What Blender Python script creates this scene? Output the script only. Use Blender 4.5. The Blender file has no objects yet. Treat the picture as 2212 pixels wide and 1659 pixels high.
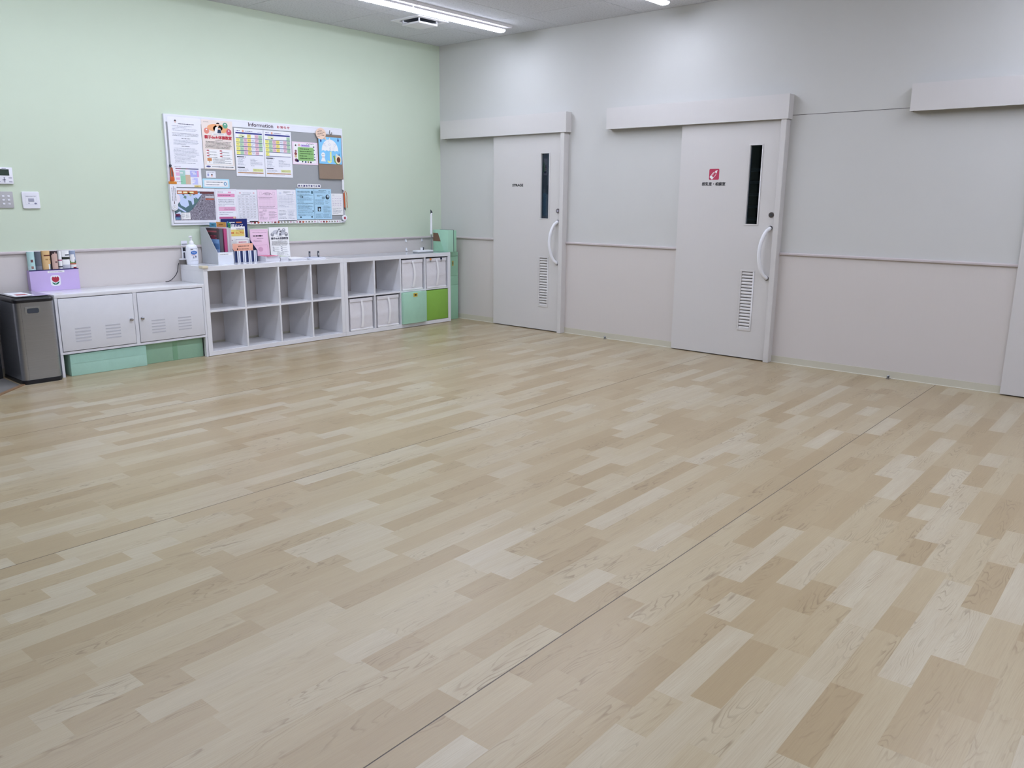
import bpy, bmesh, math, random
from mathutils import Matrix, Vector
random.seed(7)
sc = bpy.context.scene
C = sc.collection
# ------------------------------------------------------------------ camera, world, exposure
CAM = Vector((-6.6812, -6.9446, 1.3509))
YAW, PITCH, ROLL, FPX = 0.8533, 0.2235, 0.0082, 1750.45
fw = Vector((math.sin(YAW)*math.cos(PITCH), math.cos(YAW)*math.cos(PITCH), -math.sin(PITCH)))
rt = fw.cross(Vector((0, 0, 1))).normalized(); up = rt.cross(fw)
cr, sr = math.cos(ROLL), math.sin(ROLL)
rt, up = cr*rt+sr*up, -sr*rt+cr*up
cd = bpy.data.cameras.new('camera'); cam = bpy.data.objects.new('camera', cd); C.objects.link(cam)
cam.matrix_world = Matrix(((rt.x, up.x, -fw.x, CAM.x), (rt.y, up.y, -fw.y, CAM.y), (rt.z, up.z, -fw.z, CAM.z), (0, 0, 0, 1)))
cd.sensor_fit = 'HORIZONTAL'; cd.sensor_width = 36; cd.lens = FPX*36/2212; cd.clip_start = .05
sc.camera = cam
w = bpy.data.worlds.new('world'); sc.world = w; w.use_nodes = True
w.node_tree.nodes['Background'].inputs[0].default_value = (.5, .55, .6, 1)
w.node_tree.nodes['Background'].inputs[1].default_value = .05
sc.view_settings.view_transform = 'Standard'; sc.view_settings.look = 'None'
sc.view_settings.gamma = 1; sc.view_settings.use_curve_mapping = False
sc.view_settings.exposure = 0.0
LIGHT = 38.5
LCOL = (.80, .85, 1.02)
H = 3.005                     # ceiling height
RX0, RY0 = -8.4, -9.1         # far corner of the room (behind the camera)

# ------------------------------------------------------------------ materials
def lin(c):
    c /= 255.0
    return c/12.92 if c <= .04045 else ((c+.055)/1.055)**2.4
def S(r, g, b): return (lin(r), lin(g), lin(b), 1)
class NT:
    def __init__(s, name):
        s.m = bpy.data.materials.new(name); s.m.use_nodes = True
        s.t = s.m.node_tree; s.b = s.t.nodes['Principled BSDF']; s.out = s.t.nodes['Material Output']
    def n(s, typ, **kw):
        x = s.t.nodes.new('ShaderNode'+typ)
        for k, v in kw.items():
            if k.startswith('i_'): x.inputs[int(k[2:])].default_value = v
            else: setattr(x, k, v)
        return x
    def l(s, a, b): s.t.links.new(a, b)
    def math(s, op, a, b=None, c=None):
        x = s.n('Math', operation=op)
        for i, q in enumerate((a, b, c)):
            if q is None: continue
            if hasattr(q, 'links'): s.l(q, x.inputs[i])
            else: x.inputs[i].default_value = q
        return x.outputs[0]
    def mixc(s, f, a, b):
        x = s.n('Mix', data_type='RGBA')
        for i, q in ((0, f), (6, a), (7, b)):
            if hasattr(q, 'links'): s.l(q, x.inputs[i])
            else: x.inputs[i].default_value = q
        return x.outputs[2]
    def ramp(s, f, stops):
        x = s.n('ValToRGB'); e = x.color_ramp.elements
        while len(e) < len(stops): e.new(.5)
        for i, (p, c) in enumerate(stops): e[i].position = p; e[i].color = c
        s.l(f, x.inputs[0]); return x.outputs[0]
    def noise(s, vec, scale, detail=3, rough=.5, dist=0):
        x = s.n('TexNoise'); x.inputs['Scale'].default_value = scale; x.inputs['Detail'].default_value = detail
        x.inputs['Roughness'].default_value = rough; x.inputs['Distortion'].default_value = dist
        if vec is not None: s.l(vec, x.inputs['Vector'])
        return x.outputs['Fac']
    def coord(s, kind='Object', scale=(1, 1, 1), off=None):
        tc = s.n('TexCoord'); mp = s.n('Mapping'); s.l(tc.outputs[kind], mp.inputs[0]); mp.inputs[3].default_value = scale
        if off is not None: s.l(off, mp.inputs[1])
        return mp.outputs[0]
    def bump(s, h, strength=.2, dist=.001):
        b = s.n('Bump'); b.inputs['Strength'].default_value = strength; b.inputs['Distance'].default_value = dist
        s.l(h, b.inputs['Height']); s.l(b.outputs[0], s.b.inputs['Normal'])
MATS = {}
def plain(name, rgb, rough=.5, metal=0, spec=.5, coat=0):
    """one colour with faint procedural mottling"""
    key = (name, rgb, rough, metal)
    if key in MATS: return MATS[key]
    k = NT(name); c = S(*rgb)
    f = k.noise(k.coord(), 18, 2)
    d = tuple(x*.95 for x in c[:3])+(1,)
    k.l(k.mixc(f, c, d), k.b.inputs['Base Color'])
    k.b.inputs['Roughness'].default_value = rough; k.b.inputs['Metallic'].default_value = metal
    k.b.inputs['Specular IOR Level'].default_value = spec; k.b.inputs['Coat Weight'].default_value = coat
    MATS[key] = k.m; return k.m
def ink(hexs):
    r, g, b = int(hexs[0:2], 16), int(hexs[2:4], 16), int(hexs[4:6], 16)
    f = 1.10; mx = (r+g+b)/3
    r, g, b = (min(246, (c*.92+mx*.08)*f) for c in (r, g, b))
    return plain('ink_'+hexs, (r, g, b), .7, 0, .2)
def wallpaper(name, rgb, bump=.25):
    k = NT(name); c = S(*rgb); v = k.coord()
    f = k.noise(v, 3, 3)
    k.l(k.mixc(f, c, tuple(x*.965 for x in c[:3])+(1,)), k.b.inputs['Base Color'])
    k.b.inputs['Roughness'].default_value = .85; k.b.inputs['Specular IOR Level'].default_value = .25
    k.bump(k.noise(v, 420, 3, .7), bump, .0015); return k.m
def laminate(name, rgb, rough=.4, streak=.014):
    """pale printed laminate with fine vertical streaks"""
    k = NT(name); c = S(*rgb)
    f = k.noise(k.coord('Object', (160, 160, 3)), 1, 4, .6)
    k.l(k.mixc(f, c, tuple(x*(1-2*streak) for x in c[:3])+(1,)), k.b.inputs['Base Color'])
    k.b.inputs['Roughness'].default_value = rough; k.b.inputs['Specular IOR Level'].default_value = .35
    k.bump(f, .02, .0006); return k.m
def emit(name, col, strength):
    k = NT(name); k.b.inputs['Base Color'].default_value = (.9, .9, .9, 1)
    k.b.inputs['Emission Color'].default_value = col+(1,); k.b.inputs['Emission Strength'].default_value = strength
    return k.m
def plank_mat():
    k = NT('maple_plank')
    oi = k.n('ObjectInfo'); ge = k.n('NewGeometry')
    rnd = k.math('FRACT', k.math('ADD', oi.outputs['Random'], ge.outputs['Random Per Island']))
    r2 = k.math('FRACT', k.math('MULTIPLY', rnd, 57.31)); r3 = k.math('FRACT', k.math('MULTIPLY', rnd, 211.7))
    cmb = k.n('CombineXYZ'); k.l(k.math('MULTIPLY', rnd, 91.0), cmb.inputs[0]); k.l(k.math('MULTIPLY', r2, 37.0), cmb.inputs[1])
    v = k.coord('Object', (1, 1, 1), cmb.outputs[0])
    def sc_(sx, sy):
        m = k.n('Mapping'); k.l(v, m.inputs[0]); m.inputs[3].default_value = (sx, sy, 1); return m.outputs[0]
    tone = k.ramp(rnd, [(0, S(163, 144, 110)), (.35, S(172, 155, 122)), (.7, S(180, 167, 137)), (1, S(189, 180, 157))])
    # soft blotches and fine fibre
    blot = k.ramp(k.noise(sc_(2.2, 24), 1, 4, .6), [(.3, (0, 0, 0, 1)), (.7, (1, 1, 1, 1))])
    col = k.mixc(k.math('MULTIPLY', blot, .38), tone, S(162, 141, 110))
    fib = k.noise(sc_(7, 330), 1, 4, .65)
    col = k.mixc(k.math('MULTIPLY', k.math('SUBTRACT', fib, .42), .95), col, S(136, 113, 86))
    # cathedral grain on some planks
    nz = k.noise(sc_(1.9, 11), 1, 3, .42, .25)
    sep = k.n('SeparateXYZ'); k.l(v, sep.inputs[0])
    fld = k.math('ADD', k.math('MULTIPLY', nz, 19.0), k.math('MULTIPLY', sep.outputs[1], 30.0))
    saw = k.math('FRACT', fld)
    line = k.ramp(saw, [(0, (0, 0, 0, 1)), (.62, (0, 0, 0, 1)), (.92, (1, 1, 1, 1)), (1, (0, 0, 0, 1))])
    brk = k.ramp(k.noise(sc_(2.4, 17), 1, 2), [(.46, (0, 0, 0, 1)), (.66, (1, 1, 1, 1))])
    msk = k.ramp(r3, [(.25, (0, 0, 0, 1)), (.5, (1, 1, 1, 1))])
    amt = k.math('MULTIPLY', k.math('MULTIPLY', line, brk), k.math('MULTIPLY', msk, .6))
    col = k.mixc(amt, col, S(114, 91, 66))
    k.l(col, k.b.inputs['Base Color'])
    k.b.inputs['Roughness'].default_value = .31; k.b.inputs['Specular IOR Level'].default_value = .5
    k.bump(fib, .05, .0004); return k.m
def ceiling_mat():
    k = NT('rockwool_tile'); v = k.coord()
    big = k.noise(v, 55, 4, .7); fine = k.noise(v, 160, 3, .6)
    s = k.math('MULTIPLY', big, fine)
    col = k.ramp(s, [(.16, S(184, 186, 192)), (.24, S(214, 216, 222))])
    k.l(col, k.b.inputs['Base Color']); k.b.inputs['Roughness'].default_value = .95
    k.bump(s, .25, .002); return k.m
def steel_mat():
    k = NT('brushed_steel'); f = k.noise(k.coord('Object', (3, 3, 500)), 1, 3, .6)
    k.l(k.mixc(f, S(188, 192, 200), S(162, 166, 174)), k.b.inputs['Base Color'])
    k.b.inputs['Metallic'].default_value = 1; k.b.inputs['Roughness'].default_value = .34
    k.b.inputs['Anisotropic'].default_value = .5; return k.m
def glass_mat():
    k = NT('dark_glass'); k.t.nodes.remove(k.b)
    tr = k.n('BsdfTransparent'); tr.inputs[0].default_value = (.45, .55, .62, 1)
    gl = k.n('BsdfGlossy'); gl.inputs['Roughness'].default_value = .03; gl.inputs[0].default_value = (.9, .95, 1, 1)
    fr = k.n('Fresnel'); fr.inputs[0].default_value = 1.5
    mx = k.n('MixShader'); k.l(fr.outputs[0], mx.inputs[0]); k.l(tr.outputs[0], mx.inputs[1]); k.l(gl.outputs[0], mx.inputs[2])
    k.l(mx.outputs[0], k.out.inputs[0]); return k.m
def city_mat():
    """printed aerial photograph of a town: grey mottled streets and roofs"""
    k = NT('aerial_print'); v = k.coord()
    vo = k.n('TexVoronoi'); vo.inputs['Scale'].default_value = 140; k.l(v, vo.inputs['Vector'])
    col = k.ramp(vo.outputs['Color'], [(0, S(92, 88, 100)), (.5, S(128, 122, 136)), (.85, S(150, 146, 158)), (1, S(214, 216, 224))])
    v2 = k.n('TexVoronoi', feature='DISTANCE_TO_EDGE'); v2.inputs['Scale'].default_value = 26; k.l(v, v2.inputs['Vector'])
    e = k.ramp(v2.outputs['Distance'], [(0, (1, 1, 1, 1)), (.05, (0, 0, 0, 1))])
    k.l(k.mixc(k.math('MULTIPLY', e, .35), col, S(190, 188, 200)), k.b.inputs['Base Color'])
    k.b.inputs['Roughness'].default_value = .5; return k.m
def paper_wrap(name, rgb, rough=.55):
    """creased coloured wrapping paper"""
    k = NT(name); c = S(*rgb); v = k.coord()
    f = k.noise(v, 7, 4, .6, .6)
    k.l(k.mixc(f, c, tuple(x*.84 for x in c[:3])+(1,)), k.b.inputs['Base Color'])
    k.b.inputs['Roughness'].default_value = rough; k.bump(f, .35, .012); return k.m
M = dict(
    lowbounce=wallpaper('low_bounce_wallpaper', (64, 65, 68)),  # for the unseen walls, coloured dark to cut bounced light
    green=wallpaper('green_wallpaper', (208, 221, 200)), white=wallpaper('ivory_wallpaper', (209, 209, 206)),
    wains=laminate('wainscot_panel', (214, 208, 204), .5), rail=laminate('rail_laminate', (203, 194, 194), .45),
    base=plain('baseboard_vinyl', (206, 202, 184), .5), caulk=plain('caulk_line', (240, 238, 226), .5),
    door=laminate('door_laminate', (215, 212, 210), .42), doorwhite=plain('door_trim_paint', (216, 213, 211), .4),
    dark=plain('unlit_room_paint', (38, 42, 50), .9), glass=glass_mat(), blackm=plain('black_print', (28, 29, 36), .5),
    plank=plank_mat(), seam=plain('floor_seam', (112, 105, 99), .9, 0, .1), ceil=ceiling_mat(), joint=plain('ceiling_joint', (110, 112, 116), .9),
    white_paint=plain('white_gloss_paint', (236, 237, 241), .16, coat=.2), steelpaint=plain('white_powder_coat', (228, 230, 236), .35),
    vent=plain('vent_slot_shade', (196, 198, 206), .5), chrome=plain('chrome', (190, 190, 195), .18, 1), lockm=plain('lock_metal', (120, 112, 108), .35, 1),
    steel=steel_mat(), blackp=plain('black_plastic', (20, 21, 28), .35), dgrey=plain('dark_grey_steel', (70, 72, 76), .35, .6),
    handle=plain('white_resin', (243, 244, 248), .3), lens=emit('led_lens', LCOL, LIGHT), fix=plain('fixture_white', (235, 235, 240), .5),
    ventdark=plain('vent_shade', (70, 74, 88), .7), mint=paper_wrap('mint_wrap', (178, 226, 200)), mintd=paper_wrap('mint_wrap_deep', (164, 214, 182)),
    teal=paper_wrap('pale_teal_wrap', (182, 228, 212)), sage=paper_wrap('sage_wrap', (164, 208, 180)), lime=paper_wrap('lime_wrap', (146, 198, 82), .4),
    fabric=paper_wrap('white_fabric', (236, 234, 238), .8), strap=plain('white_strap', (248, 248, 250), .5), kraft=paper_wrap('kraft_paper', (150, 130, 112), .8),
    cardboard=plain('brown_cardboard', (124, 98, 78), .8), lav=plain('lavender_board', (206, 184, 232), .45), navy=plain('navy_edge', (24, 22, 92), .4),
    paper=plain('white_paper', (240, 241, 248), .65, 0, .25), board=wallpaper('grey_board_cloth', (163, 166, 168), .3), frame=plain('board_frame', (236, 238, 246), .35),
    aerial=city_mat(), cream=plain('cream_plastic', (226, 216, 190), .4), greyp=plain('grey_plate', (184, 184, 186), .4), whitep=plain('white_plate', (238, 239, 246), .35),
    lcd=plain('lcd_glass', (52, 66, 56), .25), filegrey=plain('grey_board_box', (196, 199, 203), .55), filewhite=plain('white_board_box', (228, 232, 240), .5),
    entry=plain('grey_entry_floor', (120, 118, 116), .7), woodtrim=plain('brown_wood_trim', (140, 110, 82), .5), orange=plain('orange_cord', (204, 92, 40), .5),
    amber=plain('amber_plastic', (218, 140, 50), .35), cable=plain('black_cable', (30, 30, 34), .5), grey=plain('mid_grey_plastic', (112, 108, 104), .5),
    alu=plain('aluminium', (180, 184, 186), .3, .9), charcoal=plain('charcoal_rubber_and_shade', (58, 64, 74), .6))

# ------------------------------------------------------------------ mesh helpers
class MB:
    def __init__(s): s.v, s.f, s.m = [], [], []
    def poly(s, pts, mi=0):
        n = len(s.v); s.v += [tuple(p) for p in pts]; s.f.append(tuple(range(n, n+len(pts)))); s.m.append(mi); return s
    def box(s, x0, x1, y0, y1, z0, z1, mi=0):
        n = len(s.v)
        s.v += [(x, y, z) for z in (z0, z1) for y in (y0, y1) for x in (x0, x1)]
        for q in ((0, 2, 3, 1), (4, 5, 7, 6), (0, 1, 5, 4), (2, 6, 7, 3), (0, 4, 6, 2), (1, 3, 7, 5)):
            s.f.append(tuple(n+i for i in q)); s.m.append(mi)
        return s
    def prism(s, pts, a, b, mi=0, capmi=None, axis='z'):
        """outline pts (ccw) swept from a to b along axis; axis y: pts are (x,z); axis x: pts are (y,z)"""
        k = len(pts); n = len(s.v)
        def P(p, t): return (p[0], p[1], t) if axis == 'z' else ((p[0], t, p[1]) if axis == 'y' else (t, p[0], p[1]))
        s.v += [P(p, a) for p in pts]+[P(p, b) for p in pts]
        for i in range(k):
            j = (i+1) % k; s.f.append((n+i, n+j, n+k+j, n+k+i)); s.m.append(mi)
        cm = mi if capmi is None else capmi
        s.f.append(tuple(n+i for i in reversed(range(k)))); s.m.append(cm)
        s.f.append(tuple(n+k+i for i in range(k))); s.m.append(cm); return s
    def rings(s, rings, mi=0, cap=True, mf=None):
        n = len(s.v); k = len(rings[0])
        for r in rings: s.v += [tuple(p) for p in r]
        for a in range(len(rings)-1):
            for i in range(k):
                j = (i+1) % k
                s.f.append((n+a*k+i, n+a*k+j, n+(a+1)*k+j, n+(a+1)*k+i)); s.m.append(mf(a, i) if mf else mi)
        if cap:
            s.f.append(tuple(n+i for i in reversed(range(k)))); s.m.append(mi)
            s.f.append(tuple(n+(len(rings)-1)*k+i for i in range(k))); s.m.append(mi)
        return s
    def tube(s, path, r, k=8, mi=0):
        path = [Vector(p) for p in path]; rr = r if isinstance(r, (list, tuple)) else [r]*len(path)
        rings = []; ref = None
        for i, p in enumerate(path):
            t = (path[min(i+1, len(path)-1)]-path[max(i-1, 0)]).normalized()
            if ref is None: ref = Vector((0, 0, 1)) if abs(t.z) < .9 else Vector((1, 0, 0))
            a = t.cross(ref).normalized(); b = a.cross(t).normalized(); ref = b
            rings.append([p+rr[i]*(math.cos(q)*a+math.sin(q)*b) for q in (2*math.pi*j/k for j in range(k))])
        return s.rings(rings, mi)
    def lathe(s, prof, cx=0, cy=0, k=20, mi=0, ex=1, ey=1, mf=None):
        rings = [[(cx+r*ex*math.cos(2*math.pi*j/k), cy+r*ey*math.sin(2*math.pi*j/k), z) for j in range(k)] for r, z in prof]
        return s.rings(rings, mi, True, mf)
    def build(s, name, mats, parent=None, bevel=0, seg=2, smooth=None, loc=None):
        me = bpy.data.meshes.new(name); me.from_pydata(s.v, [], s.f)
        if not isinstance(mats, (list, tuple)): mats = [mats]
        for m in mats: me.materials.append(m)
        me.polygons.foreach_set('material_index', s.m)
        bm = bmesh.new(); bm.from_mesh(me)
        bmesh.ops.recalc_face_normals(bm, faces=bm.faces)
        if bevel:
            bmesh.ops.remove_doubles(bm, verts=bm.verts, dist=1e-6)
            ed = [e for e in bm.edges if len(e.link_faces) == 2 and e.calc_face_angle(0) > .6]
            bmesh.ops.bevel(bm, geom=ed, offset=bevel, segments=seg, affect='EDGES', profile=.6, clamp_overlap=True)
        bm.to_mesh(me); bm.free()
        if smooth or bevel:
            me.polygons.foreach_set('use_smooth', [True]*len(me.polygons)); me.set_sharp_from_angle(angle=smooth or .55)
        o = bpy.data.objects.new(name, me); C.objects.link(o)
        if parent: o.parent = parent
        if loc: o.location = loc
        return o
def tag(o, label=None, cat=None, group=None, kind=None):
    for k, v in (('label', label), ('category', cat), ('group', group), ('kind', kind)):
        if v: o[k] = v
    return o
def thing(name, label, cat, loc=(0, 0, 0), rotz=0, group=None, kind=None):
    o = bpy.data.objects.new(name, None); C.objects.link(o); o.empty_display_size = .05
    o.location = loc; o.rotation_euler = (0, 0, rotz); return tag(o, label, cat, group, kind)
def copy_tree(o, parent=None):
    c = o.copy(); C.objects.link(c); c.parent = parent
    for ch in list(o.children): copy_tree(ch, c)
    return c
def rrect(x0, x1, z0, z1, r, n=4):
    pts = []
    for cx, cz, a in ((x1-r, z0+r, -90), (x1-r, z1-r, 0), (x0+r, z1-r, 90), (x0+r, z0+r, 180)):
        for i in range(n+1):
            q = math.radians(a+90*i/n); pts.append((cx+r*math.cos(q), cz+r*math.sin(q)))
    return pts
TC = {}
def glyphs(txt, bold=0.0):
    """flat lettering: (vertices, faces, bounding box) of the text in unit size"""
    if (txt, bold) in TC: return TC[(txt, bold)]
    cu = bpy.data.curves.new('t', 'FONT'); cu.body = txt; cu.offset = bold; cu.resolution_u = 3
    o = bpy.data.objects.new('t', cu); C.objects.link(o)
    dg = bpy.context.evaluated_depsgraph_get(); e = o.evaluated_get(dg); me = e.to_mesh()
    vs = [(v.co.x, v.co.y) for v in me.vertices]; fs = [tuple(p.vertices) for p in me.polygons]
    e.to_mesh_clear(); bpy.data.objects.remove(o); bpy.data.curves.remove(cu)
    xs = [v[0] for v in vs] or [0, 1]; ys = [v[1] for v in vs] or [0, 1]
    TC[(txt, bold)] = (vs, fs, (min(xs), max(xs), min(ys), max(ys))); return TC[(txt, bold)]
class PR:
    """flat print on a surface that faces -y; x to the right, z up, y0 is the printed surface"""
    def __init__(s, y0=0.0): s.b = MB(); s.mats = []; s.ix = {}; s.y0 = y0
    def mi(s, c):
        if c not in s.ix: s.ix[c] = len(s.mats); s.mats.append(M[c] if c in M else ink(c))
        return s.ix[c]
    def y(s, L): return s.y0-.0004-.0003*L
    def rect(s, x0, z0, x1, z1, c, L=0): return s.pg([(x0, z0), (x1, z0), (x1, z1), (x0, z1)], c, L)
    def pg(s, pts, c, L=0): s.b.poly([(p[0], s.y(L), p[1]) for p in pts], s.mi(c)); return s
    def ell(s, cx, cz, rx, rz, c, L=0, n=20, a0=0, a1=360, rot=0):
        pts = []
        for i in range(n if a1-a0 == 360 else n+1):
            q = math.radians(a0+(a1-a0)*i/n); x, z = rx*math.cos(q), rz*math.sin(q)
            pts.append((cx+x*math.cos(rot)-z*math.sin(rot), cz+x*math.sin(rot)+z*math.cos(rot)))
        return s.pg(pts, c, L)
    def frame(s, x0, z0, x1, z1, t, c, L=0):
        s.rect(x0, z0, x1, z0+t, c, L); s.rect(x0, z1-t, x1, z1, c, L); s.rect(x0, z0+t, x0+t, z1-t, c, L); return s.rect(x1-t, z0+t, x1, z1-t, c, L)
    def rows(s, x0, z0, x1, z1, n, c, L=1, fill=.85, th=.42, seed=1):
        """n rows of small illegible print"""
        r = random.Random(seed); p = (z1-z0)/n
        for i in range(n):
            zc = z1-(i+.5)*p; xe = x0+(x1-x0)*(fill+(1-fill)*r.random() if r.random() < .75 else r.uniform(.3, .8)); x = x0+r.uniform(0, .04)*(x1-x0)
            while x < xe:
                wd = min(r.uniform(.5, 1.3)*p*.8, .020); hh = th*p/2*r.uniform(.55, .9); s.rect(x, zc-hh, min(x+wd, xe), zc+hh, c, L); x += wd+r.uniform(.15, .4)*min(p, .012)
        return s
    def grid(s, x0, z0, x1, z1, nx, nz, c, t=.0012, L=1):
        for i in range(nx+1):
            x = x0+(x1-x0)*i/nx; s.rect(x-t/2, z0, x+t/2, z1, c, L)
        for i in range(nz+1):
            z = z0+(z1-z0)*i/nz; s.rect(x0, z-t/2, x1, z+t/2, c, L)
        return s
    def heavy(s, txt, x0, z0, x1, z1, c, L=1, d=.001, bold=.012):
        for i, (a, b) in enumerate(((-1, 0), (1, 0), (0, 1), (0, -1), (0, 0))): s.text(txt, x0+a*d, z0+b*d*.6, x1+a*d, z1+b*d*.6, c, L+.3*i, bold)
        return s
    def text(s, txt, x0, z0, x1, z1, c, L=1, bold=.0, keep=False):
        vs, fs, (a, b, d, e) = glyphs(txt, bold)
        sx = (x1-x0)/max(b-a, 1e-6); sz = (z1-z0)/max(e-d, 1e-6)
        if keep: sx = sz = min(sx, sz)
        n = len(s.b.v); s.b.v += [(x0+(v[0]-a)*sx, s.y(L), z0+(v[1]-d)*sz) for v in vs]
        for f in fs: s.b.f.append(tuple(n+i for i in f)); s.b.m.append(s.mi(c))
        return s
    def line(s, p, q, t, c, L=1):
        d = Vector((q[0]-p[0], q[1]-p[1])); k = Vector((-d.y, d.x)).normalized()*t/2
        return s.pg([(p[0]-k.x, p[1]-k.y), (q[0]-k.x, q[1]-k.y), (q[0]+k.x, q[1]+k.y), (p[0]+k.x, p[1]+k.y)], c, L)
    def build(s, name, parent): return s.b.build(name, s.mats, parent)

# ------------------------------------------------------------------ the setting
ROT = math.radians(1.4)       # the floor covering is laid a little askew of the walls
def struct(name, mb, m, label, cat, bevel=0):
    return tag(mb.build(name, m, None, bevel), label, cat, None, 'structure')
floor = struct('floor', MB().box(RX0, .0, RY0, 0, -.08, -.002), M['seam'], 'pale maple plank floor with long thin seams', 'floor')
def clip(poly, x0, x1, y0, y1):
    for ax, val, sg in ((0, x0, 1), (0, x1, -1), (1, y0, 1), (1, y1, -1)):
        out = []
        for i in range(len(poly)):
            a, b = poly[i-1], poly[i]; da, db = sg*(a[ax]-val), sg*(b[ax]-val)
            if (da >= 0) != (db >= 0):
                t = da/(da-db); out.append((a[0]+t*(b[0]-a[0]), a[1]+t*(b[1]-a[1])))
            if db >= 0: out.append(b)
        poly = out
        if not poly: return []
    return poly
ca, sa = math.cos(ROT), math.sin(ROT)
PW = 1.858/19; SEAM0 = -5.412
rows = []
r = 19*2
z = SEAM0+3*1.858
planks = []
rg = random.Random(21)
for band in range(6):
    top = SEAM0+(3-band)*1.858-.0021
    wrow = (1.858-.0042)/20
    for k in range(20):
        y1 = top-k*wrow; y0 = y1-wrow
        x = -9.2-rg.uniform(0, .4)
        while x < .6:
            ln = rg.choice((.20, .27, .33, .40, .40, .47, .55, .62)); x1 = x+ln
            pl = [(a*ca-b*sa, a*sa+b*ca) for a, b in ((x, y0), (x1, y0), (x1, y1), (x, y1))]
            # entry corner at the left end of the room is not planked
            cl = clip(pl, RX0, -.0005, RY0, -.0005)
            if len(cl) >= 3:
                mx = sum(p[0] for p in cl)/len(cl); my = sum(p[1] for p in cl)/len(cl)
                ar = abs(sum(cl[i-1][0]*cl[i][1]-cl[i][0]*cl[i-1][1] for i in range(len(cl))))/2
                d = Vector((mx, my, 0))-CAM; zc = d.dot(fw); u = d.dot(rt)/zc if zc > .1 else 9; v = d.dot(up)/zc if zc > .1 else 9
                vis = zc > .1 and abs(u) < .66 and abs(v) < .5
                planks.append((ar/zc**3 if vis else 0, cl, mx, my))
            x = x1
planks.sort(key=lambda p: -p[0])
def plank_mesh(mb, cl, cx, cy):
    t = [(p[0]-cx, p[1]-cy) for p in cl]
    if sum(t[i-1][0]*t[i][1]-t[i][0]*t[i-1][1] for i in range(len(t))) < 0: t.reverse()
    mb.prism(t, -.002, 0.0)
rest = MB()
for i, (a, cl, mx, my) in enumerate(planks):
    if i < 300:
        b = MB(); plank_mesh(b, cl, mx, my); b.build('plank', M['plank'], floor, loc=(mx, my, 0))
    else: plank_mesh(rest, cl, 0, 0)
tag(rest.build('planks_beyond', M['plank'], floor), kind='stuff')
for band in range(5):
    y = SEAM0+(2-band)*1.858
    pl = clip([(a*ca-b*sa, a*sa+b*ca) for a, b in ((-9.2, y-.0020), (.6, y-.0020), (.6, y+.0020), (-9.2, y+.0020))], RX0, -.0005, RY0, -.0005)
    if len(pl) >= 3: MB().prism(pl, -.002, -.0003).build('seam_strip', M['seam'], floor)

# back wall (green), right wall, and the two walls behind the camera
RH = .938
wb = struct('wall_back', MB().box(RX0-.12, .12, 0, .12, 0, H), M['green'], 'pale green papered wall behind the shelves', 'wall')
MB().box(RX0, -.0, -.006, 0, .05, RH-.02).build('wainscot', M['wains'], wb)
OPEN = [(.90, 1.80), (3.16, 4.06), (5.88, 6.78)]           # door openings along the right wall (distance from the corner)
rw = MB(); u = 0
for a, b in OPEN+[(-RY0, None)]:
    rw.box(0, .12, -a, -u, 0, H)
    if b: rw.box(0, .12, -b, -a, 2.04, H); u = b
wr = struct('wall_right', rw, M['white'], 'off white papered wall with three sliding doors', 'wall')
segs = [(0, .86), (1.838, 3.13), (4.098, 5.85), (6.83, -RY0)]
for a, b in segs:
    if b-a > .05: MB().box(-.006, 0, -b, -a, .05, RH-.02).build('wainscot', M['wains'], wr)
MB().box(-.0008, 0, -5.032, -4.113, 2.036, 2.040).build('joint_line', plain('joint_shadow_strip', (96, 92, 90), .7), wr)
struct('wall_left', MB().box(RX0-.12, RX0, RY0, 0, 0, H), M['lowbounce'], 'unseen grey wall at the far end of the room, kept dark to cut bounced light', 'wall')
struct('wall_front', MB().box(RX0-.12, .12, RY0-.12, RY0, 0, H), M['lowbounce'], 'unseen grey wall opposite the green wall, kept dark to cut bounced light', 'wall')
def railprof(d): return [(0, RH-.022), (-d*.8, RH-.022), (-d, RH-.017), (-d, RH-.006), (-d*.75, RH), (0, RH)]
tr = struct('trim_1', MB().prism([(p[0], p[1]) for p in railprof(.022)], RX0, -.022, axis='x'), M['rail'], 'pale chair rail along the green wall', 'rail')
for i, (a, b) in enumerate(segs):
    mb = MB(); pts = railprof(.022); mb.prism([(p[0], p[1]) for p in pts], -b, -a, axis='y')
    struct('trim_%d' % (i+2), mb, M['rail'], ['chair rail between the green wall and the storage door', 'chair rail between the storage door and the red icon door', 'chair rail between the red icon door and the third door', 'chair rail beyond the third door'][i], 'rail')
bb = struct('baseboard_back', MB().box(RX0, -.008, -.010, -.0005, 0.0005, .058), M['base'], 'cream vinyl baseboard along the green wall', 'baseboard')
br = MB(); ck = MB()
for a, b in segs: br.box(-.010, -.0005, -b+.001, -a-.001, .0005, .058); ck.box(-.013, -.0102, -b+.001, -a-.001, .0006, .005)
bo = struct('baseboard_right', br, M['base'], 'cream vinyl baseboard along the door wall', 'baseboard'); ck.build('caulk_line', M['caulk'], bo)
# dark rooms behind the doors
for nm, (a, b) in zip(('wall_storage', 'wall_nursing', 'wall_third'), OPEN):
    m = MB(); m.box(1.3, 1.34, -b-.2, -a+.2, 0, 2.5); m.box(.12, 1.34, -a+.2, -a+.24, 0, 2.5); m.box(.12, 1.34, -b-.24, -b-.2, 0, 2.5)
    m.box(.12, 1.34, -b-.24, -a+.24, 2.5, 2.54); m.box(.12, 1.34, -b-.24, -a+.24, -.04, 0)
    struct(nm, m, M['dark'], 'unlit room behind the %s door' % {'wall_storage': 'storage', 'wall_nursing': 'red icon', 'wall_third': 'third'}[nm], 'wall')
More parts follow.
